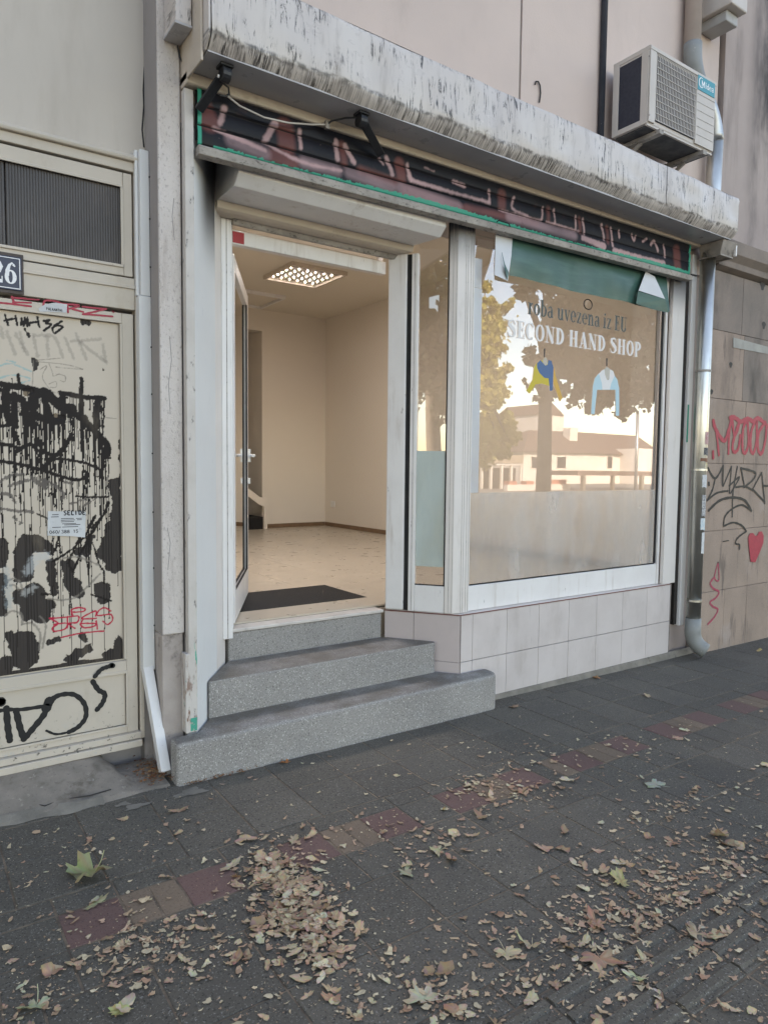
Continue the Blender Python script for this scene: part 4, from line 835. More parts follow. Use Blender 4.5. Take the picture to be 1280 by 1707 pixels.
# ---- door frame and open leaf
df = thing('door_frame', (2.05,3.67,.58), 'white aluminium frame and transom of the open shop door', 'door frame')
B('jamb', (1.5085,1.532,3.665,3.72,.581,3.0), M['alu'], df, .004)
obj('jamb', on_splay(.002,.123,-.045,.004,.584,3.0), M['alu'], df, .010, seg=4)
B('header', (1.5325,2.555,3.672,3.72,2.705,2.782), M['alu'], df, .004)
B('transom_pane', (1.5325,2.545,3.694,3.698,2.7825,3.02), M['glass'], df, 0)
one('sticker', MB().box(1.535,1.602,3.6700,3.6712,2.712,2.772), M['red_sticker'], 'small red sticker on the white header above the shop door', 'sticker')
dl = thing('shop_door', (1.53,3.70,.6), 'open white-framed glass shop door swung inward', 'door')
H0, H1 = Vector((1.535,3.705)), Vector((1.995,4.560)); DT = (H1-H0).normalized(); DN = Vector((DT.y,-DT.x)); DW = (H1-H0).length
def on_door(s0, s1, d0, d1, z0, z1):
    p = [H0+DT*s0+DN*d0, H0+DT*s1+DN*d0, H0+DT*s1+DN*d1, H0+DT*s0+DN*d1]
    a = sum(p[i].x*p[(i+1)%4].y-p[(i+1)%4].x*p[i].y for i in range(4))
    return MB().prism([tuple(v) for v in (p if a > 0 else p[::-1])], z0, z1)
obj('stile', on_door(0,.06,-.02,.02,.60,2.66), M['alu'], dl, .004); obj('stile', on_door(DW-.075,DW,-.02,.02,.60,2.66), M['alu'], dl, .004)
obj('rail', on_door(.0605,DW-.0755,-.02,.02,.60,.78), M['alu'], dl, .004); obj('rail', on_door(.0605,DW-.0755,-.02,.02,2.58,2.66), M['alu'], dl, .004)
obj('gasket', on_door(DW-.088,DW-.0755,.010,.0205,.78,2.58), M['black_gap'], dl); obj('gasket', on_door(.0605,DW-.09,.010,.0205,.78,.787), M['black_gap'], dl)
obj('pane', on_door(.0605,DW-.0755,.0,.004,.78,2.58), M['glass'], dl)
for sgn in (1,-1):
    hp = H0+DT*(DW-.038); e = DN*sgn
    h = MB().tube([(hp.x+e.x*.02,hp.y+e.y*.02,1.565),(hp.x+e.x*.06,hp.y+e.y*.06,1.565),(hp.x+e.x*.065-DT.x*.03,hp.y+e.y*.065-DT.y*.03,1.565),(hp.x+e.x*.065-DT.x*.12,hp.y+e.y*.065-DT.y*.12,1.563)], .011, 8)
    h.box(hp.x+e.x*.024-.012,hp.x+e.x*.024+.012,hp.y+e.y*.024-.012,hp.y+e.y*.024+.012,1.52,1.61); h.box(hp.x+e.x*.024-.010,hp.x+e.x*.024+.010,hp.y+e.y*.024-.010,hp.y+e.y*.024+.010,1.37,1.41)
    obj('handle', h, M['socket'], dl, .002)

# ---- narrow side window on the splay and the corner pillar
sw = thing('side_window', (2.72,3.42,.58), 'narrow side window with pale teal film between door and corner pillar', 'window')
obj('bottom_rail', on_splay(.197,.388,-.03,-.002,.584,.752), M['alu'], sw, .003)
obj('gasket', on_splay(.197,.388,-.012,-.004,.7525,.759), M['black_gap'], sw); obj('gasket', on_splay(.3815,.388,-.012,-.003,.7595,2.98), M['black_gap'], sw)
obj('pane', on_splay(.197,.381,-.018,-.014,.7525,3.03), M['glass'], sw)
obj('film', on_splay(.198,.380,-.0135,-.0125,.872,1.60), M['frost_teal'], sw)
q0 = SA+ST*.262-SN*.012
def splay_poly(pts, d, mat, name, parent):      # outline given as (s, z)
    vs = [(SA+ST*s+SN*d).to_tuple()+(z,) for s, z in pts]; return obj(name, MB().add(vs, [tuple(range(len(vs)))]), mat, parent)
splay_poly([(.262,2.545),(.325,2.555),(.325,2.51),(.318,2.525),(.305,2.53),(.30,2.50),(.318,2.49),(.318,2.45),(.30,2.475),(.262,2.478)], -.0132, M['white_print'], 'sticker_remnant', sw)
cp = thing('corner_pillar', (2.85,3.3,.58), 'white grooved aluminium corner pillar between side window and shop window', 'pillar')
PW = .089
pp = [SA+ST*.390-SN*.002, SA+ST*(SL_LEN-.035)-SN*.002]
poly = [tuple(SA+ST*.390-SN*.06), tuple(SA+ST*.390+SN*.002), tuple(SA+ST*(SL_LEN-.05)+SN*.002), (2.862,3.276), (2.945,3.276), (2.945,3.36)]
a_ = sum(poly[i][0]*poly[(i+1)%6][1]-poly[(i+1)%6][0]*poly[i][1] for i in range(6))
obj('post', MB().prism(poly if a_ > 0 else poly[::-1], .584, 3.02), M['alu_top'], cp, .004)
for s_ in (.414,.436): obj('groove', on_splay(s_,s_+.0022,.0022,.0030,.59,3.0), M['bar_grey'], cp)
for x_ in (2.872,2.889,2.912,2.931): B('groove', (x_,x_+.002,3.2745,3.2755,.59,3.0), M['bar_grey'], cp, 0)

# ---- shop window
win = thing('shop_window', (3.9,3.32,.58), 'large shop window with second-hand lettering, frosted lower band and reflections of the street', 'window')
WX0, WX1 = 2.9455, 4.9545
B('bottom_rail', (WX0,WX1,3.296,3.345,.584,.745), M['alu'], win, .004)
B('right_stile', (4.955,4.984,3.290,3.345,.584,3.02), M['alu'], win, .004)
B('gasket', (4.938,4.9545,3.306,3.318,.752,3.02), M['black_gap'], win, .001); B('gasket', (WX0,4.9375,3.306,3.318,.7455,.7525), M['black_gap'], win, .001)
pane = B('pane', (WX0+.002,4.9535,GLASS_Y,GLASS_Y+.0001,.746,3.03), M['glass'], win, 0)
pane.data.clear_geometry(); pane.data.from_pydata([(x-win.location.x, GLASS_Y-win.location.y, z-win.location.z) for x, z in ((WX0+.002,.746),(4.9535,.746),(4.9535,3.03),(WX0+.002,3.03))], [], [(0,1,2,3)]); pane.data.materials.clear(); pane.data.materials.append(M['glass'])
B('frosted_film', (WX0+.004,4.937,3.3165,3.3180,.754,1.338), M['frost'], win, 0)
B('film_strip', (WX0+.004,3.045,3.3168,3.3180,1.3385,2.62), M['frost_strip'], win, 0)
B('film_strip', (WX0+.004,3.040,3.3168,3.3180,2.622,2.80), M['frost_strip'], win, 0)
write('lettering', 'roba uvezena iz EU', 3.455, 2.520, .108, 1.05, 3.3165, M['letters_grey'], win)['label'] = 'slate grey serif words on the glass'
write('lettering', 'SECOND HAND SHOP', 3.268, 2.352, .112, 1.425, 3.3165, M['letters_white'], win)['label'] = 'white bold serif capitals on the glass'
Jz = lambda *p: pxz(Zp(840, 470, 4.923, p), 3.3165)
def decal(name, pts, mat, parent, dy=0): return obj(name, MB().add([(x, 3.3165-dy, z) for x, z in pts][::-1], [tuple(range(len(pts)))]), mat, parent)
flat = lambda n, c: surf(n, c, None, 3, .5)
M['d_yel'] = flat('decal_yellow', (.56,.43,.05)); M['d_blu'] = flat('decal_blue', (.055,.13,.27)); M['d_org'] = flat('decal_orange', (.62,.36,.08)); M['d_lbl'] = flat('decal_pale_blue', (.40,.58,.64)); M['d_wht'] = flat('decal_white', (.68,.67,.66)); M['d_brn'] = flat('decal_brown', (.035,.03,.028))
j1 = obj('jacket_decal', MB().add([(x,3.3165,z) for x,z in Jz((262,672),(300,640),(375,645),(400,690),(402,760),(392,850),(368,852),(310,832),(258,840),(212,915),(186,892),(235,800),(248,700))[::-1]], [tuple(range(13))]), M['d_yel'], win)
decal('blue_front', Jz((270,668),(298,640),(316,660),(338,685),(358,678),(362,640),(388,645),(405,700),(400,888),(376,893),(366,790),(330,785),(290,745),(272,705)), M['d_blu'], j1, .0003)
decal('orange_sleeve', Jz((408,690),(425,770),(455,870),(480,950),(458,980),(430,900),(405,830)), M['d_org'], j1, .0003)
decal('hanger', Jz((326,545),(340,545),(334,618),(326,618)), M['d_brn'], j1, .0003); decal('neck', Jz((318,640),(334,618),(352,628),(358,672),(338,684),(320,664)), flat('decal_neck', (.46,.42,.35)), j1, .0005)
j2 = obj('jacket_decal', MB().add([(x,3.3165,z) for x,z in Jz((778,750),(800,770),(845,800),(890,800),(905,765),(930,800),(945,870),(945,1098),(918,1096),(914,884),(800,884),(764,884),(742,1086),(714,1080),(730,850),(745,790))[::-1]], [tuple(range(16))]), M['d_lbl'], win)
decal('white_collar', Jz((778,752),(808,722),(824,716),(828,760),(842,800),(862,800),(870,715),(896,730),(908,768),(880,830),(868,882),(806,882),(802,830)), M['d_wht'], j2, .0003)
decal('hanger', Jz((836,625),(850,625),(847,690),(838,690)), M['d_brn'], j2, .0003); decal('neck', Jz((824,716),(842,692),(868,714),(862,790),(842,800),(830,760)), flat('decal_neck2', (.46,.43,.38)), j2, .0005)
obj('ring_mark', MB().tube([ (4.06+.045*math.cos(a), 3.3172, 2.665+.035*math.sin(a)) for a in [i*math.pi/12 for i in range(25)]], .004, 5, False), M['d_brn'], win)

# torn green vinyl banner hanging behind the shutter bar
gb = thing('green_banner', (4.0,3.28,2.7), 'torn dark green vinyl banner hanging across top of the shop window', 'banner')
mb = MB(); n = 60; vs = []
for i in range(n+1):
    x = 3.215 + (4.90-3.215)*i/n
    for j in range(9):
        t = j/8; zz = 2.985-(2.985-2.716-.003*math.sin(i*.2))*t
        vs.append((x+.02*t*(i/n), 3.262 - .018*math.sin(t*2.6)*(.5+.5*math.sin(i*.16+1)) - .03*max(0,(i/n-.86)/.14)*t - .006*math.sin(i*.5)*t, zz))
mb.add(vs, [(i*9+j, i*9+j+1, (i+1)*9+j+1, (i+1)*9+j) for i in range(n) for j in range(8)]); obj('sheet', mb, M['green_film'], gb, smooth=True)
def flap(name, pxs, ys, mat):
    vs = [at(a, b, y) for (a, b), y in zip(pxs, ys)]; mb = MB().add(vs, [tuple(range(len(vs)))]); o = obj(name, mb, mat, gb)
    s = o.modifiers.new('solid', 'SOLIDIFY'); s.thickness = .002; return o
flap('curled_flap', [(1076,452),(1091,461),(1108,498),(1064,484)], [3.225,3.222,3.195,3.212], M['film_back'])
flap('curled_lip', [(1063,485),(1108,499),(1114,521),(1090,516),(1060,506)], [3.213,3.194,3.204,3.206,3.216], M['green_film'])
flap('torn_flap', [(826,386),(854,392),(852,425),(846,468),(824,458),(825,420)], [3.24,3.24,3.225,3.20,3.21,3.23], M['film_back'])
flap('torn_edge', [(836,420),(841,440),(848,455),(845,466),(842,452)], [3.215,3.20,3.20,3.195,3.19], M['green_film'])

# ================================================================== AIR CONDITIONER
ac = thing('air_conditioner', (4.5,3.05,3.74), 'beige outdoor air conditioner unit hung on the wall above the canopy', 'air conditioner')
ax0, ax1, ay0, ay1, az0, az1 = 4.108, 4.878, 2.905, 3.195, 3.775, 4.268
body = MB().box(ax0+.004,ax1,ay0+.012,ay1,az0,az1-.02); obj('casing', body, M['ac_white'], ac, .008)
obj('lid', MB().prof([(ay0,az1-.03),(ay0,az1-.006),(ay0+.01,az1),(ay1+.004,az1),(ay1+.004,az1-.03)], ax0, ax1+.004), M['ac_white'], ac, .003)
obj('coil', MB().box(ax0-.001,ax0+.0035,ay0+.07,ay1-.05,az0+.035,az1-.045), M['ac_dark'], ac)
for b in ((ax0-.004,ax0+.0035,ay0+.013,ay0+.068,az0,az1-.031), (ax0-.004,ax0+.0035,ay1-.048,ay1,az0,az1-.031), (ax0-.004,ax0+.0035,ay0+.0685,ay1-.0485,az0,az0+.034)): B('side_panel', b, M['ac_white'], ac, .002)
B('front_panel', (ax0+.075,ax0+.525,ay0+.0085,ay0+.0115,az0+.03,az1-.045), M['ac_dark'], ac, 0)
B('service_panel', (ax0+.535,ax1-.004,ay0+.001,ay0+.0115,az0+.008,az1-.031), M['ac_white'], ac, .003)
B('front_edge', (ax0+.0005,ax0+.066,ay0+.001,ay0+.0115,az0+.008,az1-.031), M['ac_white'], ac, .003)
gr = MB(); gx0, gx1, gz0, gz1 = ax0+.072, ax0+.528, az0+.035, az1-.04
for k in range(27): x = gx0+(gx1-gx0)*k/26; gr.box(x-.0028,x+.0028,ay0+.003,ay0+.006,gz0,gz1)
for k in range(11): z = gz0+(gz1-gz0)*k/10; gr.box(gx0,gx1,ay0-.0005,ay0+.0028,z-.0018,z+.0018)
obj('grille', gr, M['ac_white'], ac)
lv = MB()
for k in range(6): z = az0+.07+k*.055; lv.box(ax0+.545,ax1-.012,ay0-.0006,ay0+.0008,z,z+.003)
obj('louvre_line', lv, M['bar_grey'], ac)
B('base_pan', (ax0+.02,ax1-.02,ay0+.03,ay1-.02,az0-.012,az0-.001), M['ac_pan'], ac, 0)
B('base_lip', (ax0,ax1,ay0+.0125,ay0+.028,az0-.014,az0-.0005), M['ac_white'], ac, .002)
for xb in (4.215, 4.73):
    obj('bracket', MB().box(xb,xb+.045,ay0-.01,3.268,az0-.046,az0-.0145), M['bar_grey'], ac, .003); obj('bracket_arm', MB().bar((xb+.02,3.25,3.62),(xb+.02,3.05,az0-.05), .02, .02), M['bar_grey'], ac)
bgx0, bgx1, bgz0, bgz1 = 4.648, 4.860, 4.148, 4.246
bdg = obj('badge', MB().box(bgx0,bgx1,ay0-.0022,ay0+.0005,bgz0,bgz1), M['teal'], ac, .001)
lg = MB(); strip(lg, [(4.690+.030*math.cos(R(a)), 4.202+.032*math.sin(R(a))) for a in range(60,331,10)], [.0025+.005*math.sin(math.pi*i/27) for i in range(28)], ay0-.0024, .0002); obj('swirl', lg, M['white_print'], bdg)
write('brand_lettering', 'Midea', 4.690, 4.178, .042, .155, ay0-.0026, M['white_print'], bdg, .00003)
for px_, py_ in ((1081,92),(1081,190)):
    p = at(px_, py_, ay0); obj('screw', MB().tube([(p.x+.008,ay0-.002,p.z),(p.x+.008,ay0+.002,p.z)], .006, 8), M['bar_grey'], ac)

# ---- pipes on the wall
def bend(p0, p1, p2, n=8): return [tuple((1-t)**2*Vector(p0)+2*t*(1-t)*Vector(p1)+t*t*Vector(p2)) for t in [i/n for i in range(n+1)]]
up = thing('overflow_pipe', (5.1,3.2,4.5), 'grey plastic pipe elbow above the air conditioner joining the metal downpipe', 'pipe')
obj('pipe', MB().tube([(5.02,3.195,9.0),(5.02,3.195,4.70)], .060, 18), M['pvc_pink'], up, smooth=True)
obj('elbow', MB().tube([(5.02,3.19,4.71)]+bend((5.02,3.19,4.66),(5.02,3.19,4.53),(5.12,3.19,4.43)), .066, 18), M['elbow'], up, smooth=True)
dp = thing('downpipe', (5.26,3.15,0), 'round galvanised metal downpipe with elbow foot and stickers at the shop corner', 'downpipe')
obj('offset', MB().tube([(5.125,3.185,4.425)]+bend((5.15,3.185,4.40),(5.34,3.185,4.28),(5.36,3.18,4.08)), .060, 18), M['zinc_dull'], dp, smooth=True)
obj('upper_tube', MB().tube([(5.36,3.18,4.10),(5.352,3.18,3.60),(5.30,3.16,3.2)], .058, 24), M['zinc'], dp, smooth=True)
PCX, PCY, PR = 5.262, 3.148, .0565
obj('tube', MB().tube([(PCX+.003,PCY,3.25),(PCX,PCY,1.9),(PCX,PCY,.27)], PR, 32), M['zinc'], dp, smooth=True)
obj('foot_elbow', MB().tube([(PCX,PCY,.30),(PCX,PCY,.19)]+bend((PCX,PCY,.18),(PCX+.005,PCY-.005,.085),(PCX+.055,PCY-.085,.038)), [PR+.004,PR+.006]+[PR+.006]*9, 24), M['elbow'], dp, smooth=True)
for z_, m_ in ((2.28,'bar_grey'),(1.50,'zinc'),(.445,'zinc')): obj('clamp', MB().tube([(PCX,PCY,z_-.008),(PCX,PCY,z_+.008)], PR+.004, 28), M[m_], dp)
# stickers wrapped round the pipe
def wrap(name, z0, z1, a0, a1, mat, label):
    mb = MB(); vs = []
    for i in range(7):
        a = R(a0+(a1-a0)*i/6); c_, s_ = PCX+(PR+.0015)*math.cos(a), PCY+(PR+.0015)*math.sin(a); vs += [(c_,s_,z0+.004*math.sin(i)),(c_,s_,z1)]
    mb.add(vs, [(2*i,2*i+2,2*i+3,2*i+1) for i in range(6)]); return one(name, mb, M[mat] if isinstance(mat,str) else mat, label, 'sticker')
red_soft = surf('faded_red_print', (.55,.40,.37), (.45,.2,.2), 60, .7); pale_bl = surf('pale_blue_print', (.42,.55,.60), (.6,.62,.62), 50, .6); dark_pr = surf('dark_print', (.03,.03,.035), (.2,.2,.2), 90, .6); brown_pr = surf('brown_print', (.22,.10,.06), None, 9, .6); yel_pr = surf('yellow_print', (.5,.4,.2), (.6,.55,.45), 30, .6); mixed = surf('printed_paper', (.55,.55,.54), (.15,.15,.16), 75, .7)
wrap('sticker', 1.70,1.80,-113,-56,red_soft,'faded red printed sticker, topmost on the metal downpipe')
wrap('sticker', 1.615,1.675,-118,-61,dark_pr,'small black and white sticker on downpipe above the brown one')
wrap('sticker', 1.565,1.592,-143,-61,brown_pr,'narrow brown sticker on the metal downpipe')
wrap('sticker', 1.515,1.555,-108,-56,yel_pr,'small yellowish sticker below the brown one on downpipe')
wrap('sticker', 1.36,1.46,-123,-61,'paper','white torn sticker just below the middle clamp of the downpipe')
wrap('sticker', 1.13,1.30,-118,-56,mixed,'long printed paper sticker halfway down the metal downpipe')
wrap('sticker', 1.02,1.115,-123,-61,pale_bl,'pale blue round sticker low on the metal downpipe')
wrap('sticker', .83,1.0,-108,-61,'paper','lowest white sticker strip on the metal downpipe')
one('wall_pipe', MB().tube([(4.062,3.245,9.0),(4.052,3.245,3.55)], .022, 14), M['dark_pipe'], 'dark blue vertical pipe on pink wall left of the air conditioner', 'pipe', smooth=True)
one('wall_hook', MB().tube([at(a,b,3.26) for a,b in ((899,170),(901,155),(900,142),(897,135),(893,135),(892,140))], .005, 6), M['black_rail'], 'small rusty wire hook sticking out of pink wall above the canopy', 'hook')

wb = thing('wall_bracket', (5.3,3.1,5.0), 'pale stepped bracket at the top edge beside the overflow pipe', 'bracket')
B('block', (5.20,5.42,3.0,3.269,4.98,5.6), M['ac_white'], wb, .01); B('step', (5.24,5.40,3.06,3.269,4.90,4.9795), M['pvc'], wb, .01)

# gutter head under the canopy's right end
M['gut'] = surf('grimy_gutter', (.34,.30,.26), (.24,.21,.185), 9, .6, [(GRIME, (14,14,14), .5, .7, .7)], (50,.1))
gh = thing('gutter_head', (5.25,3.1,3.12), 'square beige gutter head under right end of the canopy', 'gutter')
obj('hopper', MB().add([(5.20,2.985,3.255),(5.42,2.985,3.255),(5.42,3.19,3.255),(5.20,3.19,3.255),(5.215,3.02,3.155),(5.375,3.02,3.155),(5.375,3.185,3.155),(5.215,3.185,3.155)], [(0,1,2,3),(7,6,5,4),(0,4,5,1),(1,5,6,2),(2,6,7,3),(3,7,4,0)]), M['gut'], gh, .004)
fr = MB()
for b in ((5.205,5.385,3.010,3.026,3.142,3.154),(5.205,5.385,3.178,3.192,3.142,3.154),(5.205,5.221,3.0265,3.1775,3.142,3.154),(5.369,5.385,3.0265,3.1775,3.142,3.154)): fr.box(*b)
obj('rim', fr, M['gut'], gh, .002)
B('strap', (5.385,5.40,2.99,3.01,3.16,3.255), M['alu'], gh, .001)

# ================================================================== RIGHT BUILDING
rb = thing('stone_building', (7,3.2,0), 'stone-clad building with red and black graffiti at the right edge', 'building')
B('upper_wall', (5.545,16,3.235,3.6,3.30,14), M['wall_grey'], rb, 0)
B('seam', (5.5155,5.5445,3.30,3.55,3.30,14), M['black_gap'], rb, 0)
B('core', (5.42,16,3.222,3.6,-.2,3.299), M['grout'], rb, 0)
obj('cornice', MB().prof([(3.228,3.12),(3.15,3.145),(3.145,3.19),(3.095,3.235),(3.09,3.335),(3.12,3.352),(3.234,3.37),(3.234,3.12)][::-1], 5.43, 16), M['stone_soot'], rb, .004)
rows = [(-.09,.475,[5.42,5.81,6.18,6.56,6.94,7.32,7.7]), (.475,.99,[5.42,6.0,6.58,7.16,7.74]), (.99,1.555,[5.42,5.97,6.42,7.0,7.6]), (1.555,2.09,[5.42,6.03,6.6,7.2,7.8]), (2.09,2.645,[5.42,5.96,6.5,7.1,7.7]), (2.645,3.118,[5.42,5.905,6.45,7.0,7.6])]
for ri, (z0, z1, xs) in enumerate(rows):
    xs = xs + [xs[-1]+.6*k for k in range(1,4)]
    for a, b in zip(xs[:-1], xs[1:]):
        B('stone_slab', (a+.0015,b-.0015,3.2+random.uniform(-.0012,.0012),3.2215,z0+.0015,z1-.0015), M['stone_soot'] if (ri == 5 or (ri == 4 and a > 5.9)) else M['stone'], rb, .002, seg=1)
A = lambda *p: Zp(1160, 640, 4.067, p); YR = 3.1975
spray('red_graffiti', [(A((118,250),(130,300),(190,385),(225,300),(245,225)),6),(A((120,250),(140,340),(155,480)),4.5),(A((220,470),(225,340),(240,240)),4.5),(A((245,230),(262,350),(300,250)),5),(A((290,260),(250,400),(255,460),(285,440),(300,350)),5),(A((350,240),(320,300),(315,440),(335,465),(355,400),(350,260)),5.5),(A((410,240),(375,320),(370,440),(390,465),(410,380),(412,250)),5.5),(A((470,260),(425,330),(420,440),(445,470),(470,380),(478,280)),5.5),(A((230,230),(255,225),(300,255)),6),(A((310,255),(350,235),(390,260)),6),(A((390,250),(420,232),(460,262)),6),(A((115,460),(116,500)),5)], YR, M['spray_red'], rb, .0064)
spray('black_graffiti', [(A((80,570),(130,640),(185,555)),3.6),(A((185,555),(180,690)),3.2),(A((130,640),(110,720),(75,790)),3.2),(A((75,790),(140,740),(215,725)),3),(A((185,690),(240,560)),3),(A((240,560),(225,740)),2.8),(A((225,690),(295,630),(235,740)),2.8),(A((280,560),(250,740),(245,900)),2.8),(A((305,570),(325,680)),3),(A((305,570),(400,600),(385,650),(325,700)),3.2),(A((270,700),(330,695),(385,720)),3),(A((385,710),(445,600)),2.8),(A((445,600),(465,810)),2.8),(A((465,800),(385,715)),2.8),(A((455,690),(487,692)),3),(A((85,858),(160,790),(250,770),(330,790),(375,860)),3.8),(A((370,855),(310,820),(240,850),(195,900),(185,965)),3),(A((185,965),(250,940),(310,960),(340,1000)),2.8),(A((340,1000),(285,1040),(265,1080),(293,1090),(293,1120)),2.6),(A((85,670),(87,685)),3.6),(A((182,1068),(220,1062)),1.4)], YR, M['spray_black'], rb, .0060)
spray('crimson_graffiti', [(A((150,1210),(125,1310),(155,1330),(150,1210)),2.4),(A((125,1310),(97,1350),(115,1385),(155,1410),(135,1450),(95,1480),(115,1510),(148,1530),(125,1580),(80,1630)),3.2)], YR, M['spray_pink'], rb, .0056)
hp = A((352,1040),(365,1012),(385,1010),(400,1030),(412,1030),(425,1002),(445,1000),(457,1030),(455,1075),(435,1130),(415,1175),(400,1210),(368,1205),(362,1150),(355,1090))
ht = pxz(hp, YR); obj('red_heart', MB().add([(x,YR-.003,z) for x,z in ht][::-1], [tuple(range(len(ht)))]), M['spray_red'], rb)
for px_, py_, rr in ((1218,608,.022),(1273,542,.03),(1186,653,.02),(1271,475,.04)):
    p = at(px_, py_, 3.198); obj('hole', MB().add([(p.x+rr*(1+.3*math.sin(3*a))*math.cos(a), 3.1975, p.z+rr*1.1*math.sin(a)) for a in [i*math.pi/8 for i in range(16)]], [tuple(range(16))]), M['black_rail'], rb)
q = pxz(((1222,562),(1280,578),(1280,590),(1222,579)), 3.197); obj('pale_band', MB().xzplate([*q][::-1], 3.1955, 3.1975), surf('faded_patch', (.37,.36,.32), (.31,.30,.27), 14, .8), rb)

# ================================================================== SHOP INTERIOR
RX0, RX1, RY1, RZ0, RZ1 = 1.56, 5.345, 9.24, .58, 3.70
fl = tag(B('shop_floor', (RX0-.1,RX1+.1,3.72,12.2,.40,.570), surf('floor_grout', (.40,.345,.275), None, 3, .8), None, 0), kind='structure')
tx = [1.55+.45*k for k in range(10)]; ty = [3.746, 4.05]+[4.05+.45*k for k in range(1,13)]
tme = {}
for a, b in zip(tx[:-1], tx[1:]):
    for c_, d_ in zip(ty[:-1], ty[1:]):
        key = round(d_-c_,3)
        if key not in tme:
            o = obj('floor_tile', MB().box(-(b-a)/2+.0006,(b-a)/2-.0006,-(d_-c_)/2+.0006,(d_-c_)/2-.0006,.5702-RZ0,0), M['room_floor'], None); tme[key] = o.data; COL.objects.unlink(o); bpy.data.objects.remove(o)
        o = bpy.data.objects.new('floor_tile', tme[key]); link(o, fl); o.location = Vector(((a+b)/2,(c_+d_)/2,RZ0)) - fl.location
tag(B('shop_ceiling', (RX0-.1,RX1+.1,3.60,12.2,RZ1,RZ1+.2), M['room_ceiling'], None, 0), kind='structure')
rw = tag(B('shop_wall_right', (RX1,RX1+.1,3.62,RY1+.2,.40,RZ1), M['room_wall'], None, 0), kind='structure')
B('front_return', (4.99,RX1,3.40,3.62,.40,RZ1), M['room_wall'], rw, 0)
tag(B('shop_wall_left', (RX0-.38,RX0-.02,3.70,12.2,.40,RZ1), M['room_wall'], None, 0), kind='structure')
bw = tag(B('shop_wall_back', (4.30,RX1,RY1,RY1+.2,.40,RZ1), M['room_wall'], None, 0), kind='structure')
B('lintel', (RX0,4.30,RY1,RY1+.2,3.40,RZ1), M['room_wall'], bw, 0); B('wall_rear', (RX0,4.5,11.9,12.1,.40,RZ1), M['room_wall'], bw, 0); B('wall_rear', (4.302,4.4,RY1+.201,11.9,.40,RZ1), M['room_wall'], bw, 0)
tag(B('shop_wall_front', (1.2,5.0,3.724,3.78,3.04,RZ1), M['room_wall'], None, 0), kind='structure')
B('skirting', (4.37,RX1-.0125,RY1-.012,RY1-.0005,RZ0+.001,RZ0+.068), M['skirting'], bw, .002); B('skirting', (RX1-.012,RX1-.0005,3.66,RY1-.0125,RZ0+.001,RZ0+.068), M['skirting'], rw, .002)
sf = thing('interior_stairs', (4.0,9.3,RZ0), 'black carpeted stairs with white side at back left of the shop', 'stairs')
for k in range(6): B('tread', (4.262-.27*(k+1),4.262-.27*k,9.12,10.2,RZ0+.001,RZ0+.19*(k+1)), M['stair_black'], sf, .01)
obj('stringer', MB().xzplate([(4.318,RZ0+.001),(4.318,RZ0+.45),(4.20,RZ0+.47),(2.6,RZ0+1.62),(2.6,RZ0+1.52),(4.19,RZ0+.36),(4.265,RZ0+.33),(4.265,RZ0+.001)][::-1], 9.10, 9.118), M['room_wall'], sf, .002)
one('wall_socket', MB().box(RX1-.012,RX1-.0005,8.94,9.06,.885,.975), M['socket'], 'white double wall socket low on right wall inside the shop', 'socket', bevel=.004)
one('doormat', MB().box(1.70,2.66,4.005,4.60,RZ0+.0008,RZ0+.011), M['mat'], 'black doormat on the beige tiles just inside the shop door', 'doormat', bevel=.003)
M['tray'] = surf('light_tray', (.22,.18,.13), (.18,.145,.105), 9, .5)
# recessed ceiling lights; the strongest is added out of view to brighten the room
def panel(x0, x1, y0, y1, label, lit):
    t = thing('ceiling_light', ((x0+x1)/2,(y0+y1)/2,RZ1), label, 'ceiling light')
    for b in ((x0,x1,y0,y0+.03),(x0,x1,y1-.03,y1),(x0,x0+.03,y0+.0305,y1-.0305),(x1-.03,x1,y0+.0305,y1-.0305)): B('frame', (*b,RZ1-.045,RZ1-.001), M['alu'] if not lit else M['beige_metal'], t, .003)
    B('tray', (x0+.031,x1-.031,y0+.031,y1-.031,RZ1-.012,RZ1-.002), M['tray'] if lit else M['room_ceiling'], t, 0)
    if lit:
        l2 = MB()
        for i in range(6):
            for j in range(6):
                x = x0+.09+(x1-x0-.18)*i/5; y = y0+.09+(y1-y0-.18)*j/5; l2.add([(x+.0045*math.cos(q*math.pi/4),y+.0045*math.sin(q*math.pi/4),RZ1-.020) for q in range(8)], [tuple(range(8))[::-1]])
        obj('led', l2, M[lit], t)
panel(3.55,4.25,6.87,7.60,'lit square ceiling light with rows of small bright dots','led'); panel(2.15,2.85,5.0,5.7,'added ceiling light out of view, brightening the shop interior','led_fill'); panel(3.60,4.20,8.30,9.05,'unlit pale ceiling panel at the back of the shop',None)

# ================================================================== ACROSS THE STREET (seen mirrored in the glass)
bark = surf('bark', (.12,.10,.08), (.22,.20,.165), 3, .9, bump=(30,.5)); white_h = surf('house_white', (.62,.58,.54), (.55,.51,.47), .6, .9); roof_h = surf('house_roof', (.12,.085,.07), (.16,.11,.09), 2, .9); glass_d = surf('dark_pane', (.03,.03,.035), None, 1, .2); beige_h = surf('pavilion_roof', (.30,.25,.19), (.26,.22,.17), 1, .9)
def leafmat(name, a, b):
    m, nt, bs_ = new_mat(name); c = mixc(nt, noise(nt, 1.3, 3), c4(a), c4(b)); nt.links.new(c, bs_.inputs['Base Color']); bs_.inputs['Roughness'].default_value = .6
    tl = nd(nt, 'ShaderNodeBsdfTranslucent'); nt.links.new(c, tl.inputs[0]); mx = nd(nt, 'ShaderNodeMixShader', {0: .4, 1: bs_.outputs[0], 2: tl.outputs[0]}); nt.links.new(mx.outputs[0], nt.nodes['Material Output'].inputs[0]); return m
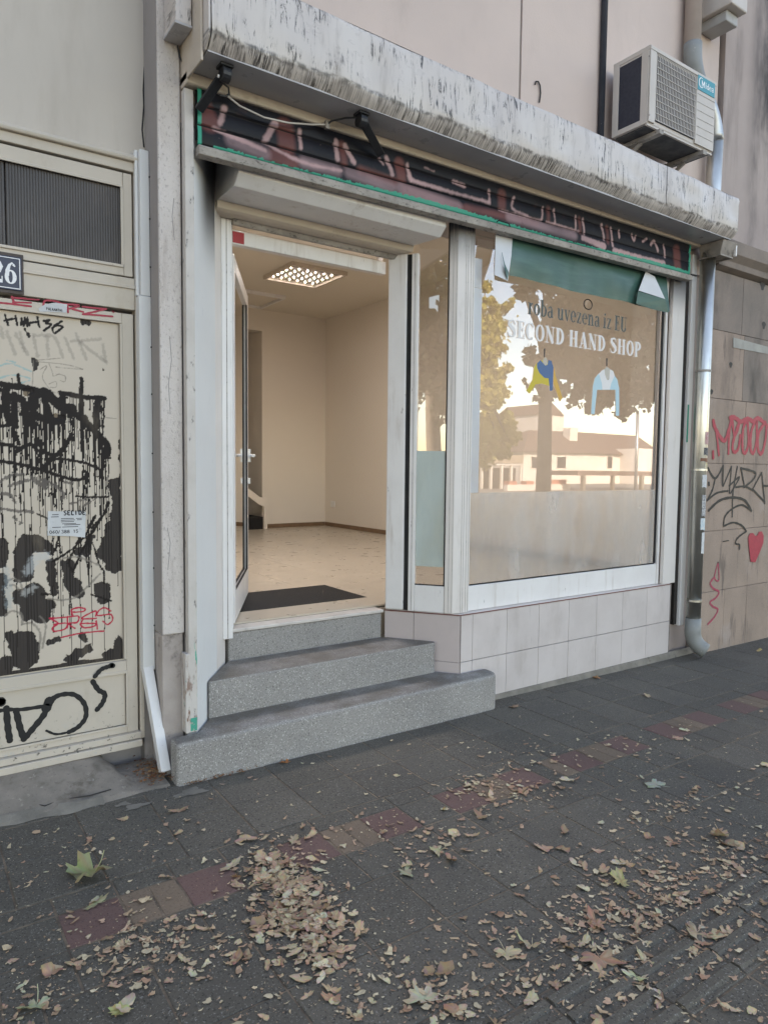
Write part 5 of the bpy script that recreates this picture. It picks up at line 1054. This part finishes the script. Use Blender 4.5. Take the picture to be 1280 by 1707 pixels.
lf_dark = leafmat('foliage_dark', (.035,.05,.015), (.06,.075,.02)); lf_gold = leafmat('foliage_autumn', (.52,.43,.10), (.34,.36,.08))
def tree(label, base, h, tr, clumps, nleaf, size, mat):
    t = thing('plane_tree', base, label, 'tree'); bx, by, bz = base
    tk = MB().tube([(bx,by,bz-.1),(bx+.03,by,bz+h*.3),(bx-.05,by+.05,bz+h*.6),(bx,by,bz+h)], [tr*1.15,tr,tr*.85,tr*.55], 12)
    for c in clumps: tk.tube([(bx,by,bz+h*.7),((bx+c[0])/2+.1,(by+c[1])/2,(bz+h*.75+c[2])/2),(c[0],c[1],c[2])], [tr*.5,tr*.3,tr*.1], 7)
    obj('trunk', tk, bark, t, smooth=True)
    n = nleaf; tot = sum(c[3]**2 for c in clumps); V = []; 
    for c in clumps:
        k = int(n*c[3]**2/tot); sub = RNG.normal(size=(max(6,k//28),3)); sub /= np.linalg.norm(sub,axis=1)[:,None]; sub *= (RNG.random((len(sub),1))**.4)*np.array([c[3],c[3],c[3]*.8])
        V.append(np.array(c[:3])+sub[RNG.integers(0,len(sub),k)]+RNG.normal(size=(k,3))*c[3]*.13)
    Cn = np.concatenate(V); k = len(Cn); a = RNG.normal(size=(k,3)); a /= np.linalg.norm(a,axis=1)[:,None]; b = np.cross(a, RNG.normal(size=(k,3))); b /= np.linalg.norm(b,axis=1)[:,None]
    s = size*(.6+.8*RNG.random((k,1))); c2 = np.cross(a,b)
    P = np.stack([Cn-a*s*.5, Cn+b*s*.45-a*s*.05, Cn+a*s*.55+c2*s*.1, Cn-b*s*.45-a*s*.05], 1).reshape(-1,3)-np.array(base)
    me = bpy.data.meshes.new('crown'); me.vertices.add(len(P)); me.vertices.foreach_set('co', P.astype(np.float32).ravel()); me.loops.add(k*4); me.loops.foreach_set('vertex_index', np.arange(k*4,dtype=np.int32)); me.polygons.add(k); me.polygons.foreach_set('loop_start', np.arange(0,k*4,4,dtype=np.int32)); me.materials.append(mat); me.update()
    link(bpy.data.objects.new('crown', me), t)
def clm(pts, Yv, jit=1.2):
    return [tuple(mir(a,b,Yv+random.uniform(-jit,jit)))+(r_,) for a,b,r_ in pts]
tb = mir(905,815,14.0)
tree('dark plane tree with grey trunk reflected in the shop window', (tb.x,tb.y,-.12), 6.2, .21, clm([(940,600,.8),(965,560,1.1),(920,565,.6),(1000,610,1.1),(1040,560,1.4),(1060,620,1.1),(955,510,.9),(1010,490,1.5),(1080,500,1.7),(915,625,.5),(895,600,.4),(910,520,.4),(885,640,.28),(900,655,.35),(870,480,.3),(885,500,.3),(905,480,.45),(985,655,.8),(1030,660,.8),(1090,640,1.1),(1010,420,1.7),(1090,420,2),(940,440,.9),(1120,560,1.6),(935,645,.5)], 14.0), 15000, .20, lf_dark)
tb = mir(790,800,25)
tree('sunlit yellow-green tree reflected at left of the shop window', (tb.x,tb.y,-.15), 8, .22, clm([(832,745,.7),(845,728,.75),(835,700,.75),(815,715,1.0),(812,660,.9),(836,655,.45),(822,610,.75),(806,590,.8),(842,510,.5),(832,545,.55),(815,515,.6),(808,480,.5),(775,650,1.8),(765,560,2.0),(785,740,1.4),(838,628,.35),(826,575,.5)], 25), 14000, .24, lf_gold)
tree('leafy street tree on the near kerb behind the viewer', (-4.2,-2.3,-.02), 5.5, .2, [(-4.2+random.uniform(-2.4,2.4),-2.6+random.uniform(-2.2,1.6),5.2+random.uniform(-1.6,3.2),1.3) for k in range(14)], 8000, .2, lf_dark)
tree('leafy street tree further up the near kerb', (-9.6,-2.2,-.02), 5.5, .2, [(-9.6+random.uniform(-2,2),-2.2+random.uniform(-2,2.4),5.6+random.uniform(-2.2,3.2),1.3) for k in range(16)], 9000, .2, lf_dark)
def mbox(name, p0, p1, Yv, depth, mat, parent, dy=0):      # box whose front fits two mirrored picture corners
    a, b = mir(*p0, Yv), mir(*p1, Yv); y = a.y+dy
    return obj(name, MB().box(min(a.x,b.x),max(a.x,b.x),y-depth,y,min(a.z,b.z),max(a.z,b.z)), mat, parent)
HV = 50.0; hb = mir(873,800,HV)
hs = thing('white_house', (hb.x+8,hb.y,0), 'white house with brown hipped roof across the street, seen mirrored in the window', 'house')
a, b = mir(873,753,HV), mir(1100,753,HV); yb = a.y
wl = obj('wall', MB().box(a.x,b.x,yb-8,yb,-.16,a.z), white_h, hs)
r0, r1 = mir(929,714,HV), mir(1110,709,HV)
obj('roof', MB().add([(a.x-.5,yb+.5,a.z),(b.x+.5,yb+.5,a.z),(b.x+.5,yb-8.5,a.z),(a.x-.5,yb-8.5,a.z),(r0.x,yb-4,r0.z),(r1.x,yb-4,r0.z)], [(0,1,5,4),(1,2,5),(2,3,4,5),(3,0,4),(3,2,1,0)]), roof_h, hs)
for p0, p1 in (((885,760),(895,782)),((927,760),(943,782)),((1010,760),(1020,782))):
    wd_ = mbox('window', p0, p1, HV, .1, white_h, wl, .06); mbox('pane', (p0[0]+1.2,p0[1]+1.5), (p1[0]-1.2,p1[1]-1.5), HV, .05, glass_d, wd_, .09)
mbox('chimney', (974,712),(986,735), HV, 1, white_h, hs, -2.0)
mbox('extension', (1034,748),(1082,812), HV, 3, white_h, hs, 2.4)
g2 = thing('gabled_house', tuple(mir(915,800,62)), 'pale gabled house behind the white house, seen mirrored in the window', 'house')
mbox('wall', (900,690),(936,800), 62, 8, white_h, g2); a, b, c_ = mir(898,690,62), mir(938,690,62), mir(918,672,62)
obj('roof', MB().add([(a.x,a.y+.2,a.z),(b.x,a.y+.2,a.z),(c_.x,a.y+.2,c_.z),(a.x,a.y-8,a.z),(b.x,a.y-8,a.z),(c_.x,a.y-8,c_.z)], [(0,1,2),(5,4,3),(0,2,5,3),(1,4,5,2),(0,3,4,1)]), roof_h, g2)
pvn = thing('pavilion', tuple(mir(838,800,40)), 'low glazed pavilion with beige roof beside white house, seen mirrored', 'pavilion')
mbox('roof', (790,757),(873,773), 40, 5, beige_h, pvn); mbox('fascia', (788,773),(875,776), 40, 5.2, white_h, pvn, .1)
for px_ in (803,818,836,852,868): mbox('post', (px_,776),(px_+2,816), 40, .2, white_h, pvn)
mbox('glazing', (803,780),(868,816), 40, .1, glass_d, pvn, -.6)
mk = thing('market_canopy', tuple(mir(1010,800,34)), 'dark flat market canopy before white house, seen mirrored', 'canopy')
mbox('roof', (963,785),(1110,793), 34, 3, roof_h, mk)
for px_ in (972,1021,1070): mbox('post', (px_,793),(px_+3,818), 34, .25, bark, mk)
fw_ = thing('garden_wall', tuple(mir(900,812,36)), 'low white garden wall with red tiled coping, seen mirrored', 'wall')
for p0, p1 in (((849,802),(862,812)),((878,802),(890,812)),((905,800),(944,808))): mbox('coping', p0, p1, 36, .6, surf('red_tile', (.35,.10,.06), (.42,.2,.14), 20, .8), fw_)
mbox('wall', (845,808),(950,822), 36, .4, white_h, fw_, .05)
pl = mir(1059,812,30); one('street_pole', MB().tube([(pl.x,pl.y,-.15),(pl.x,pl.y,mir(1059,688,30).z)], .11, 12), M['zinc_dull'], 'pale grey street pole across the road, seen mirrored in the window', 'pole', smooth=True)

# ================================================================== FALLEN LEAVES
TAN = [(.50,.35,.225),(.44,.295,.19),(.55,.42,.275),(.40,.24,.16),(.48,.31,.215),(.53,.43,.285),(.34,.225,.15),(.58,.48,.33)]
def leaf_shape(seed, lob=5, deep=.5):
    r = random.Random(seed); pts = []
    n = lob*6
    for i in range(n):
        a = math.pi*(-.5+.08) + (2*math.pi-.16*math.pi)*i/(n-1); ph = (i/(n-1))*lob
        f = abs(math.sin(math.pi*ph))**.7; rr = (1-deep)+deep*f; rr *= 1+.20*r.uniform(-1,1); rr *= (.72+.28*math.sin(math.pi*i/(n-1)))*(1+.3*math.sin(a*2+seed))
        pts.append((rr*math.cos(a), rr*math.sin(a)))
    return pts
def leaf_mesh(name, seed, col, curl, lob=5, deep=.5, stem=True):
    """one leaf of about unit radius: rim, ring half-way and centre, cupped and wrinkled"""
    r = random.Random(seed); rim = leaf_shape(seed, lob, deep); n = len(rim); ph = r.uniform(0,6.3); q1, q2 = r.uniform(.5,1.2), r.uniform(.3,.8)
    def zz(x, y): return curl*(q1*(x*math.cos(ph)+y*math.sin(ph))**2*.55 + q2*.25*math.sin(3*x+ph)*math.cos(2.6*y) + .10*math.sin(9*x+5*y))
    vs = [(0,0,zz(0,0))]+[(x*.55,y*.55,zz(x*.55,y*.55)) for x,y in rim]+[(x,y,zz(x,y)) for x,y in rim]
    fs = [(0,1+i,1+i+1) for i in range(n-1)]+[(1+i,1+n+i,2+n+i,2+i) for i in range(n-1)]
    cols = [tuple(c*r.uniform(.85,1.1) for c in col)]+[tuple(c*r.uniform(.85,1.15) for c in col) for _ in range(n)]+[tuple(c*r.uniform(.65,1.05) for c in col) for _ in range(n)]
    if stem:
        b = len(vs); st_ = [(0,-.1),(.03,-.5),(.10,-.9),(.22,-1.25)]
        for k, (x,y) in enumerate(st_): vs += [(x-.022,y,zz(x,y)+.02),(x+.022,y,zz(x,y)+.03)]; cols += [tuple(c*1.1 for c in col)]*2
        fs += [(b+2*k,b+2*k+1,b+2*k+3,b+2*k+2) for k in range(3)]
    zmin = min(v[2] for v in vs); vs = [(x,y,z-zmin) for x,y,z in vs]
    me = bpy.data.meshes.new(name); me.from_pydata(vs, [], fs); ca = me.color_attributes.new('Col','FLOAT_COLOR','POINT')
    ca.data.foreach_set('color', [c for q in cols for c in (*q,1)]); me.materials.append(M['vc_leaf']); me.polygons.foreach_set('use_smooth',[True]*len(me.polygons)); me.update(); return me
LM = [leaf_mesh('fallen_leaf', 100+k, TAN[k % len(TAN)], random.uniform(.25,.8), random.choice((2,3,4,5)), random.uniform(.15,.45), k % 4 == 0) for k in range(24)]
FM = [leaf_mesh('leaf_piece', 300+k, TAN[(k*3) % len(TAN)], random.uniform(.3,1.0), 3, .3, False) for k in range(10)]
SHADE = {}
def where_leaf(p):
    if .88 < p[0] < 1.26 and 1.62 < p[1] < 2.46: return 'in the drift along the paving joint', 'leaves drifted along the paving joint'
    if p[1] > 2.5: return 'on the dark slabs nearest the steps and wall', 'leaves on the slabs nearest the wall'
    if p[1] > 2.2: return 'on the strip of red and tan pavers', 'leaves on the red and tan strip'
    if p[1] < 1.29: return 'on the ridged paving at bottom right', 'leaves on the ridged paving'
    if p[0] < .88: return 'on the dark slabs left of the leaf drift', 'leaves on the slabs left of the drift'
    if p[0] < 1.75: return 'on the dark slabs just right of the leaf drift', 'leaves on the slabs right of the drift'
    return 'on the dark slabs toward the right edge', 'leaves on the slabs toward the right edge'
def put(me, p, size, rz, lift=0, tilt=.12, label='dry curled tan leaf fallen on the dark paving', group='dry leaves scattered on the pavement', name='fallen_leaf'):
    o = bpy.data.objects.new(name, me); link(o); s = size; o.scale = (s, s*random.uniform(.45,1), s)
    o.location = (p[0], p[1], G(p[0])+.003+lift); o.rotation_euler = (random.uniform(-tilt,tilt), random.uniform(-tilt,tilt)+.011, rz)
    return tag(o, label, 'leaf', group)
# singular leaves one can point at (pixel of the centre, radius in metres, colour, heading)
def special(px_, py_, size, col, rz, label, curl=.6, seed=1, deep=.5, tilt=.15, lift=0): put(leaf_mesh('fallen_leaf', seed, col, curl, 5, deep), gat(px_, py_), size, rz, lift, tilt, label, None)
special(150,1465,.098,(.36,.34,.17), 2.2,'large half-green leaf arched on the paving below the concrete apron',1.1,901,.45,.1)
special(162,1508,.05,(.36,.32,.19), .6,'flat greyish-tan leaf lying at the edge of the nearest red paver',.3,902)
special(202,1688,.030,(.50,.46,.20), 1.0,'small round pale yellow leaf near bottom left of the pavement',.7,903,.2)
special(60,1680,.045,(.42,.42,.26), 2.6,'pale green-tan lobed leaf with long stem at bottom left corner',.6,904,.6)
special(1035,1472,.052,(.42,.35,.17), .4,'large yellowish leaf lying alone right of the pavement middle',.5,905,.45)
special(1060,1632,.036,(.52,.50,.30), 1.9,'pale cream-yellow lobed leaf on the ridged paving',.5,906,.55)
special(843,1590,.040,(.50,.40,.25), 2.8,'broad tan leaf with torn edge near the paving joint, bottom middle',.5,907,.5)
special(706,1668,.048,(.50,.44,.31), .3,'large pale beige leaf near the bottom edge, middle',.5,908,.35)
special(730,1420,.052,(.42,.37,.22), 1.2,'large frayed olive-tan leaf right of the second red pavers',.4,909,.6)
special(675,1455,.040,(.36,.33,.22), 3.0,'greyish leaf left of the frayed olive leaf',.35,910,.5)
special(995,1545,.045,(.44,.26,.17), .9,'reddish-tan folded leaf just above the ridged paving',.8,911,.4)
special(885,1580,.038,(.47,.38,.25), 2.0,'upright torn beige leaf with stem beside the paving joint',1.0,912,.6)
special(1000,1603,.06,(.42,.27,.18), 2.5,'long reddish leaf at the edge of the ridged paving',.5,913,.5)
special(1093,1310,.05,(.33,.35,.27), .5,'grey-green flat leaf beyond the fourth red pavers',.3,914,.4)
special(1160,1560,.055,(.40,.29,.20), 1.5,'large brown leaf lying across the ridges',.6,915,.55)
special(1200,1395,.055,(.46,.34,.22), 2.2,'big tan leaf at the right edge in the leaf drift',.5,916,.4)
special(395,1465,.018,(.30,.16,.08), 2.2,'tiny curled orange leaf standing on the red paver',1.2,917,.4)
special(490,1402,.030,(.40,.30,.20), .3,'pale leaf on top edge of leaf pile',.5,918,.4); special(385,1447,.045,(.44,.35,.24), .3,'broad tan leaf left of the leaf pile on the red paver',.5,919,.4)
special(475,1273,.030,(.42,.17,.07), .2,'rust-orange leaf against foot of the bottom step',.8,920,.5); special(858,1180,.035,(.33,.22,.14), .8,'dry leaf at the right foot of the bottom step',.7,921,.5)
special(995,1132,.030,(.36,.18,.09), .4,'small orange-brown leaf by the tiled wall foot',1.0,922,.4); special(1080,1162,.042,(.42,.32,.21), .1,'flat tan leaf on paving below the shop window',.4,923,.5)
special(740,1352,.012,(.46,.30,.12), .1,'small yellow fleck leaf standing by the first red paver',1.2,924,.4); special(1265,1086,.04,(.45,.33,.16), .1,'yellow-brown leaf at foot of the stone wall',.7,925,.4)
special(505,1590-210,.025,(.40,.27,.17), 1.1,'small leaf just above the leaf pile',.6,926,.4)
# drifts: centre pixel, spread along X and Y in metres, weight
CL = [((480,1475),.075,.13,4),((500,1530),.08,.13,4),((450,1420),.05,.07,1.5),((1150,1450),.25,.12,6),((1240,1440),.25,.12,5),((1120,1350),.28,.06,4),((1060,1500),.18,.12,4),((1150,1530),.25,.12,5),((800,1310),.10,.07,3),((880,1330),.18,.06,3),((700,1400),.12,.10,3),((260,1570),.08,.08,3),((330,1600),.10,.10,2),((620,1620),.15,.10,1.5),((1000,1580),.15,.12,4),((950,1640),.2,.12,3),((740,1660),.12,.08,2),((200,1600),.10,.08,2),((600,1390),.14,.08,1.5),((920,1260),.3,.1,2),((1080,1240),.4,.15,2),((1180,1580),.2,.15,3),((60,1640),.1,.1,1.5),((560,1690),.15,.1,1.5),((1080,1650),.2,.1,2)]
tw = sum(c[3] for c in CL)
def drop():
    if random.random() < .22: p = gat(random.uniform(0,1280), random.uniform(1230,1700)); return p if p.y < 3.05 else drop()
    t_ = random.uniform(0,tw); c = CL[0]
    for c in CL:
        t_ -= c[3]
        if t_ <= 0: break
    q = gat(*c[0]); return Vector((q.x+random.gauss(0,c[1]), q.y+random.gauss(0,c[2]), 0))
for k in range(250):
    p = drop(); dens = math.hypot(p.x-1.06,(p.y-1.98)*.5) < .12
    pl_, gr_ = where_leaf(p); q_ = random.randrange(len(LM)); nm_ = ('tan','brown','pale tan','reddish brown','pinkish tan','straw-coloured','dark brown','pale straw')[q_ % 8]
    put(LM[q_], p, random.choice((.013,.016,.019,.022,.025,.03,.036))*random.uniform(.8,1.15), random.uniform(0,6.3), random.uniform(0,.006) if dens else 0, .15, 'dry '+nm_+' leaf '+pl_, gr_)
# crumbs and broken pieces: one mass
V, F3, C3 = [], [], []; nv = 0
def crumb(p, s, lift=0):
    global nv
    me = random.choice(FM); rz = random.uniform(0,6.3); c_, s_ = math.cos(rz), math.sin(rz); k = random.uniform(.45,1); tl = random.uniform(-.5,.5)
    sh = random.uniform(.75,1.2); co = random.choice(TAN)
    n = 5 if s < .006 else 9; rad = [random.uniform(.28,1.1) for _ in range(n)]; k *= random.choice((.5,.8,1))
    for i in range(n):
        a = 2*math.pi*i/n; x, y = s*rad[i]*math.cos(a), s*k*rad[i]*math.sin(a); V.append((p.x+x*c_-y*s_, p.y+x*s_+y*c_, G(p.x)+.0025+lift+abs(x*tl)+s*.15*random.random())); C3.append(tuple(q*sh for q in co))
    F3.append(tuple(range(nv,nv+n))); nv += n
for k in range(4200): crumb(drop(), random.choice((.003,.003,.004,.005,.006,.008,.011,.015,.02)))
for k in range(2000):
    p = gat(random.uniform(0,1280), random.uniform(1110,1700))
    if p.y < 3.05: crumb(p, random.choice((.002,.003,.0035,.005,.008)))
def litter(p, size, lift, tilt=.25):
    global nv
    me = random.choice(LM); co = np.empty(len(me.vertices)*3); me.vertices.foreach_get('co', co); co = co.reshape(-1,3)
    cc = np.empty(len(me.vertices)*4); me.color_attributes[0].data.foreach_get('color', cc); cc = cc.reshape(-1,4)[:,:3]*random.uniform(.75,1.15)
    mt = Matrix.Rotation(random.uniform(0,6.3),3,'Z') @ Matrix.Rotation(random.gauss(0,tilt),3,'X') @ Matrix.Rotation(random.gauss(0,tilt),3,'Y')
    q = (co*np.array([size, size*random.uniform(.5,1), size*.45])) @ np.array(mt).T; q[:,2] -= q[:,2].min()
    V.extend(tuple(r_) for r_ in q + np.array([p.x, p.y, G(p.x)+.003+lift])); C3.extend(tuple(c_) for c_ in cc)
    F3.extend(tuple(i_+nv for i_ in f_.vertices) for f_ in me.polygons); nv += len(co)
for k in range(210): t_ = random.random(); litter(Vector((1.085-.05*t_+random.gauss(0,.05+.03*t_), 2.34-.62*t_+random.gauss(0,.03), 0)), random.uniform(.012,.034), random.uniform(0,.006), .12)
for k in range(330): litter(drop(), random.choice((.008,.010,.012,.015,.019)), 0, .15)
for k in range(240):                                  # the pile against the joint
    p = Vector((1.06+random.gauss(0,.075), 1.98+random.gauss(0,.19), 0)); crumb(p, random.uniform(.004,.014), random.uniform(0,.006))
for k in range(300):                                  # crumbs caught in the joints
    gx = random.choice([x_ for x_ in grid if .2 < x_ < 3.2]); p = Vector((gx+random.gauss(0,.005), random.uniform(1.3,3.0), 0)); crumb(p, random.uniform(.002,.005))
me = bpy.data.meshes.new('leaf_litter'); me.from_pydata(V, [], F3); ca = me.color_attributes.new('Col','FLOAT_COLOR','POINT'); ca.data.foreach_set('color', [c for q in C3 for c in (*q,1)]); me.materials.append(M['vc_leaf']); me.update()
tag(link(bpy.data.objects.new('leaf_litter', me)), 'broken leaf crumbs and small pieces strewn over the pavement', None, None, 'stuff')
# rusty heap in the corner between duct and step, and along the step foot
V, F3, C3 = [], [], []; nv = 0; T0 = TAN; TAN = [(.22,.09,.045),(.28,.13,.06),(.17,.08,.05),(.34,.2,.1)]
for k in range(260): crumb(Vector((random.gauss(.955,.04), random.gauss(3.27,.07), 0)), random.uniform(.004,.014), .012+random.uniform(0,.03))
for k in range(140): crumb(Vector((1.05+abs(random.gauss(0,.2)), 3.09+random.gauss(0,.006), 0)), random.uniform(.003,.010), random.uniform(0,.012))
me = bpy.data.meshes.new('leaf_heap'); me.from_pydata(V, [], F3); ca = me.color_attributes.new('Col','FLOAT_COLOR','POINT'); ca.data.foreach_set('color', [c for q in C3 for c in (*q,1)]); me.materials.append(M['vc_leaf']); me.update()
tag(link(bpy.data.objects.new('leaf_heap', me)), 'rust-brown crumbled leaves heaped in the corner beside the bottom step', None, None, 'stuff')
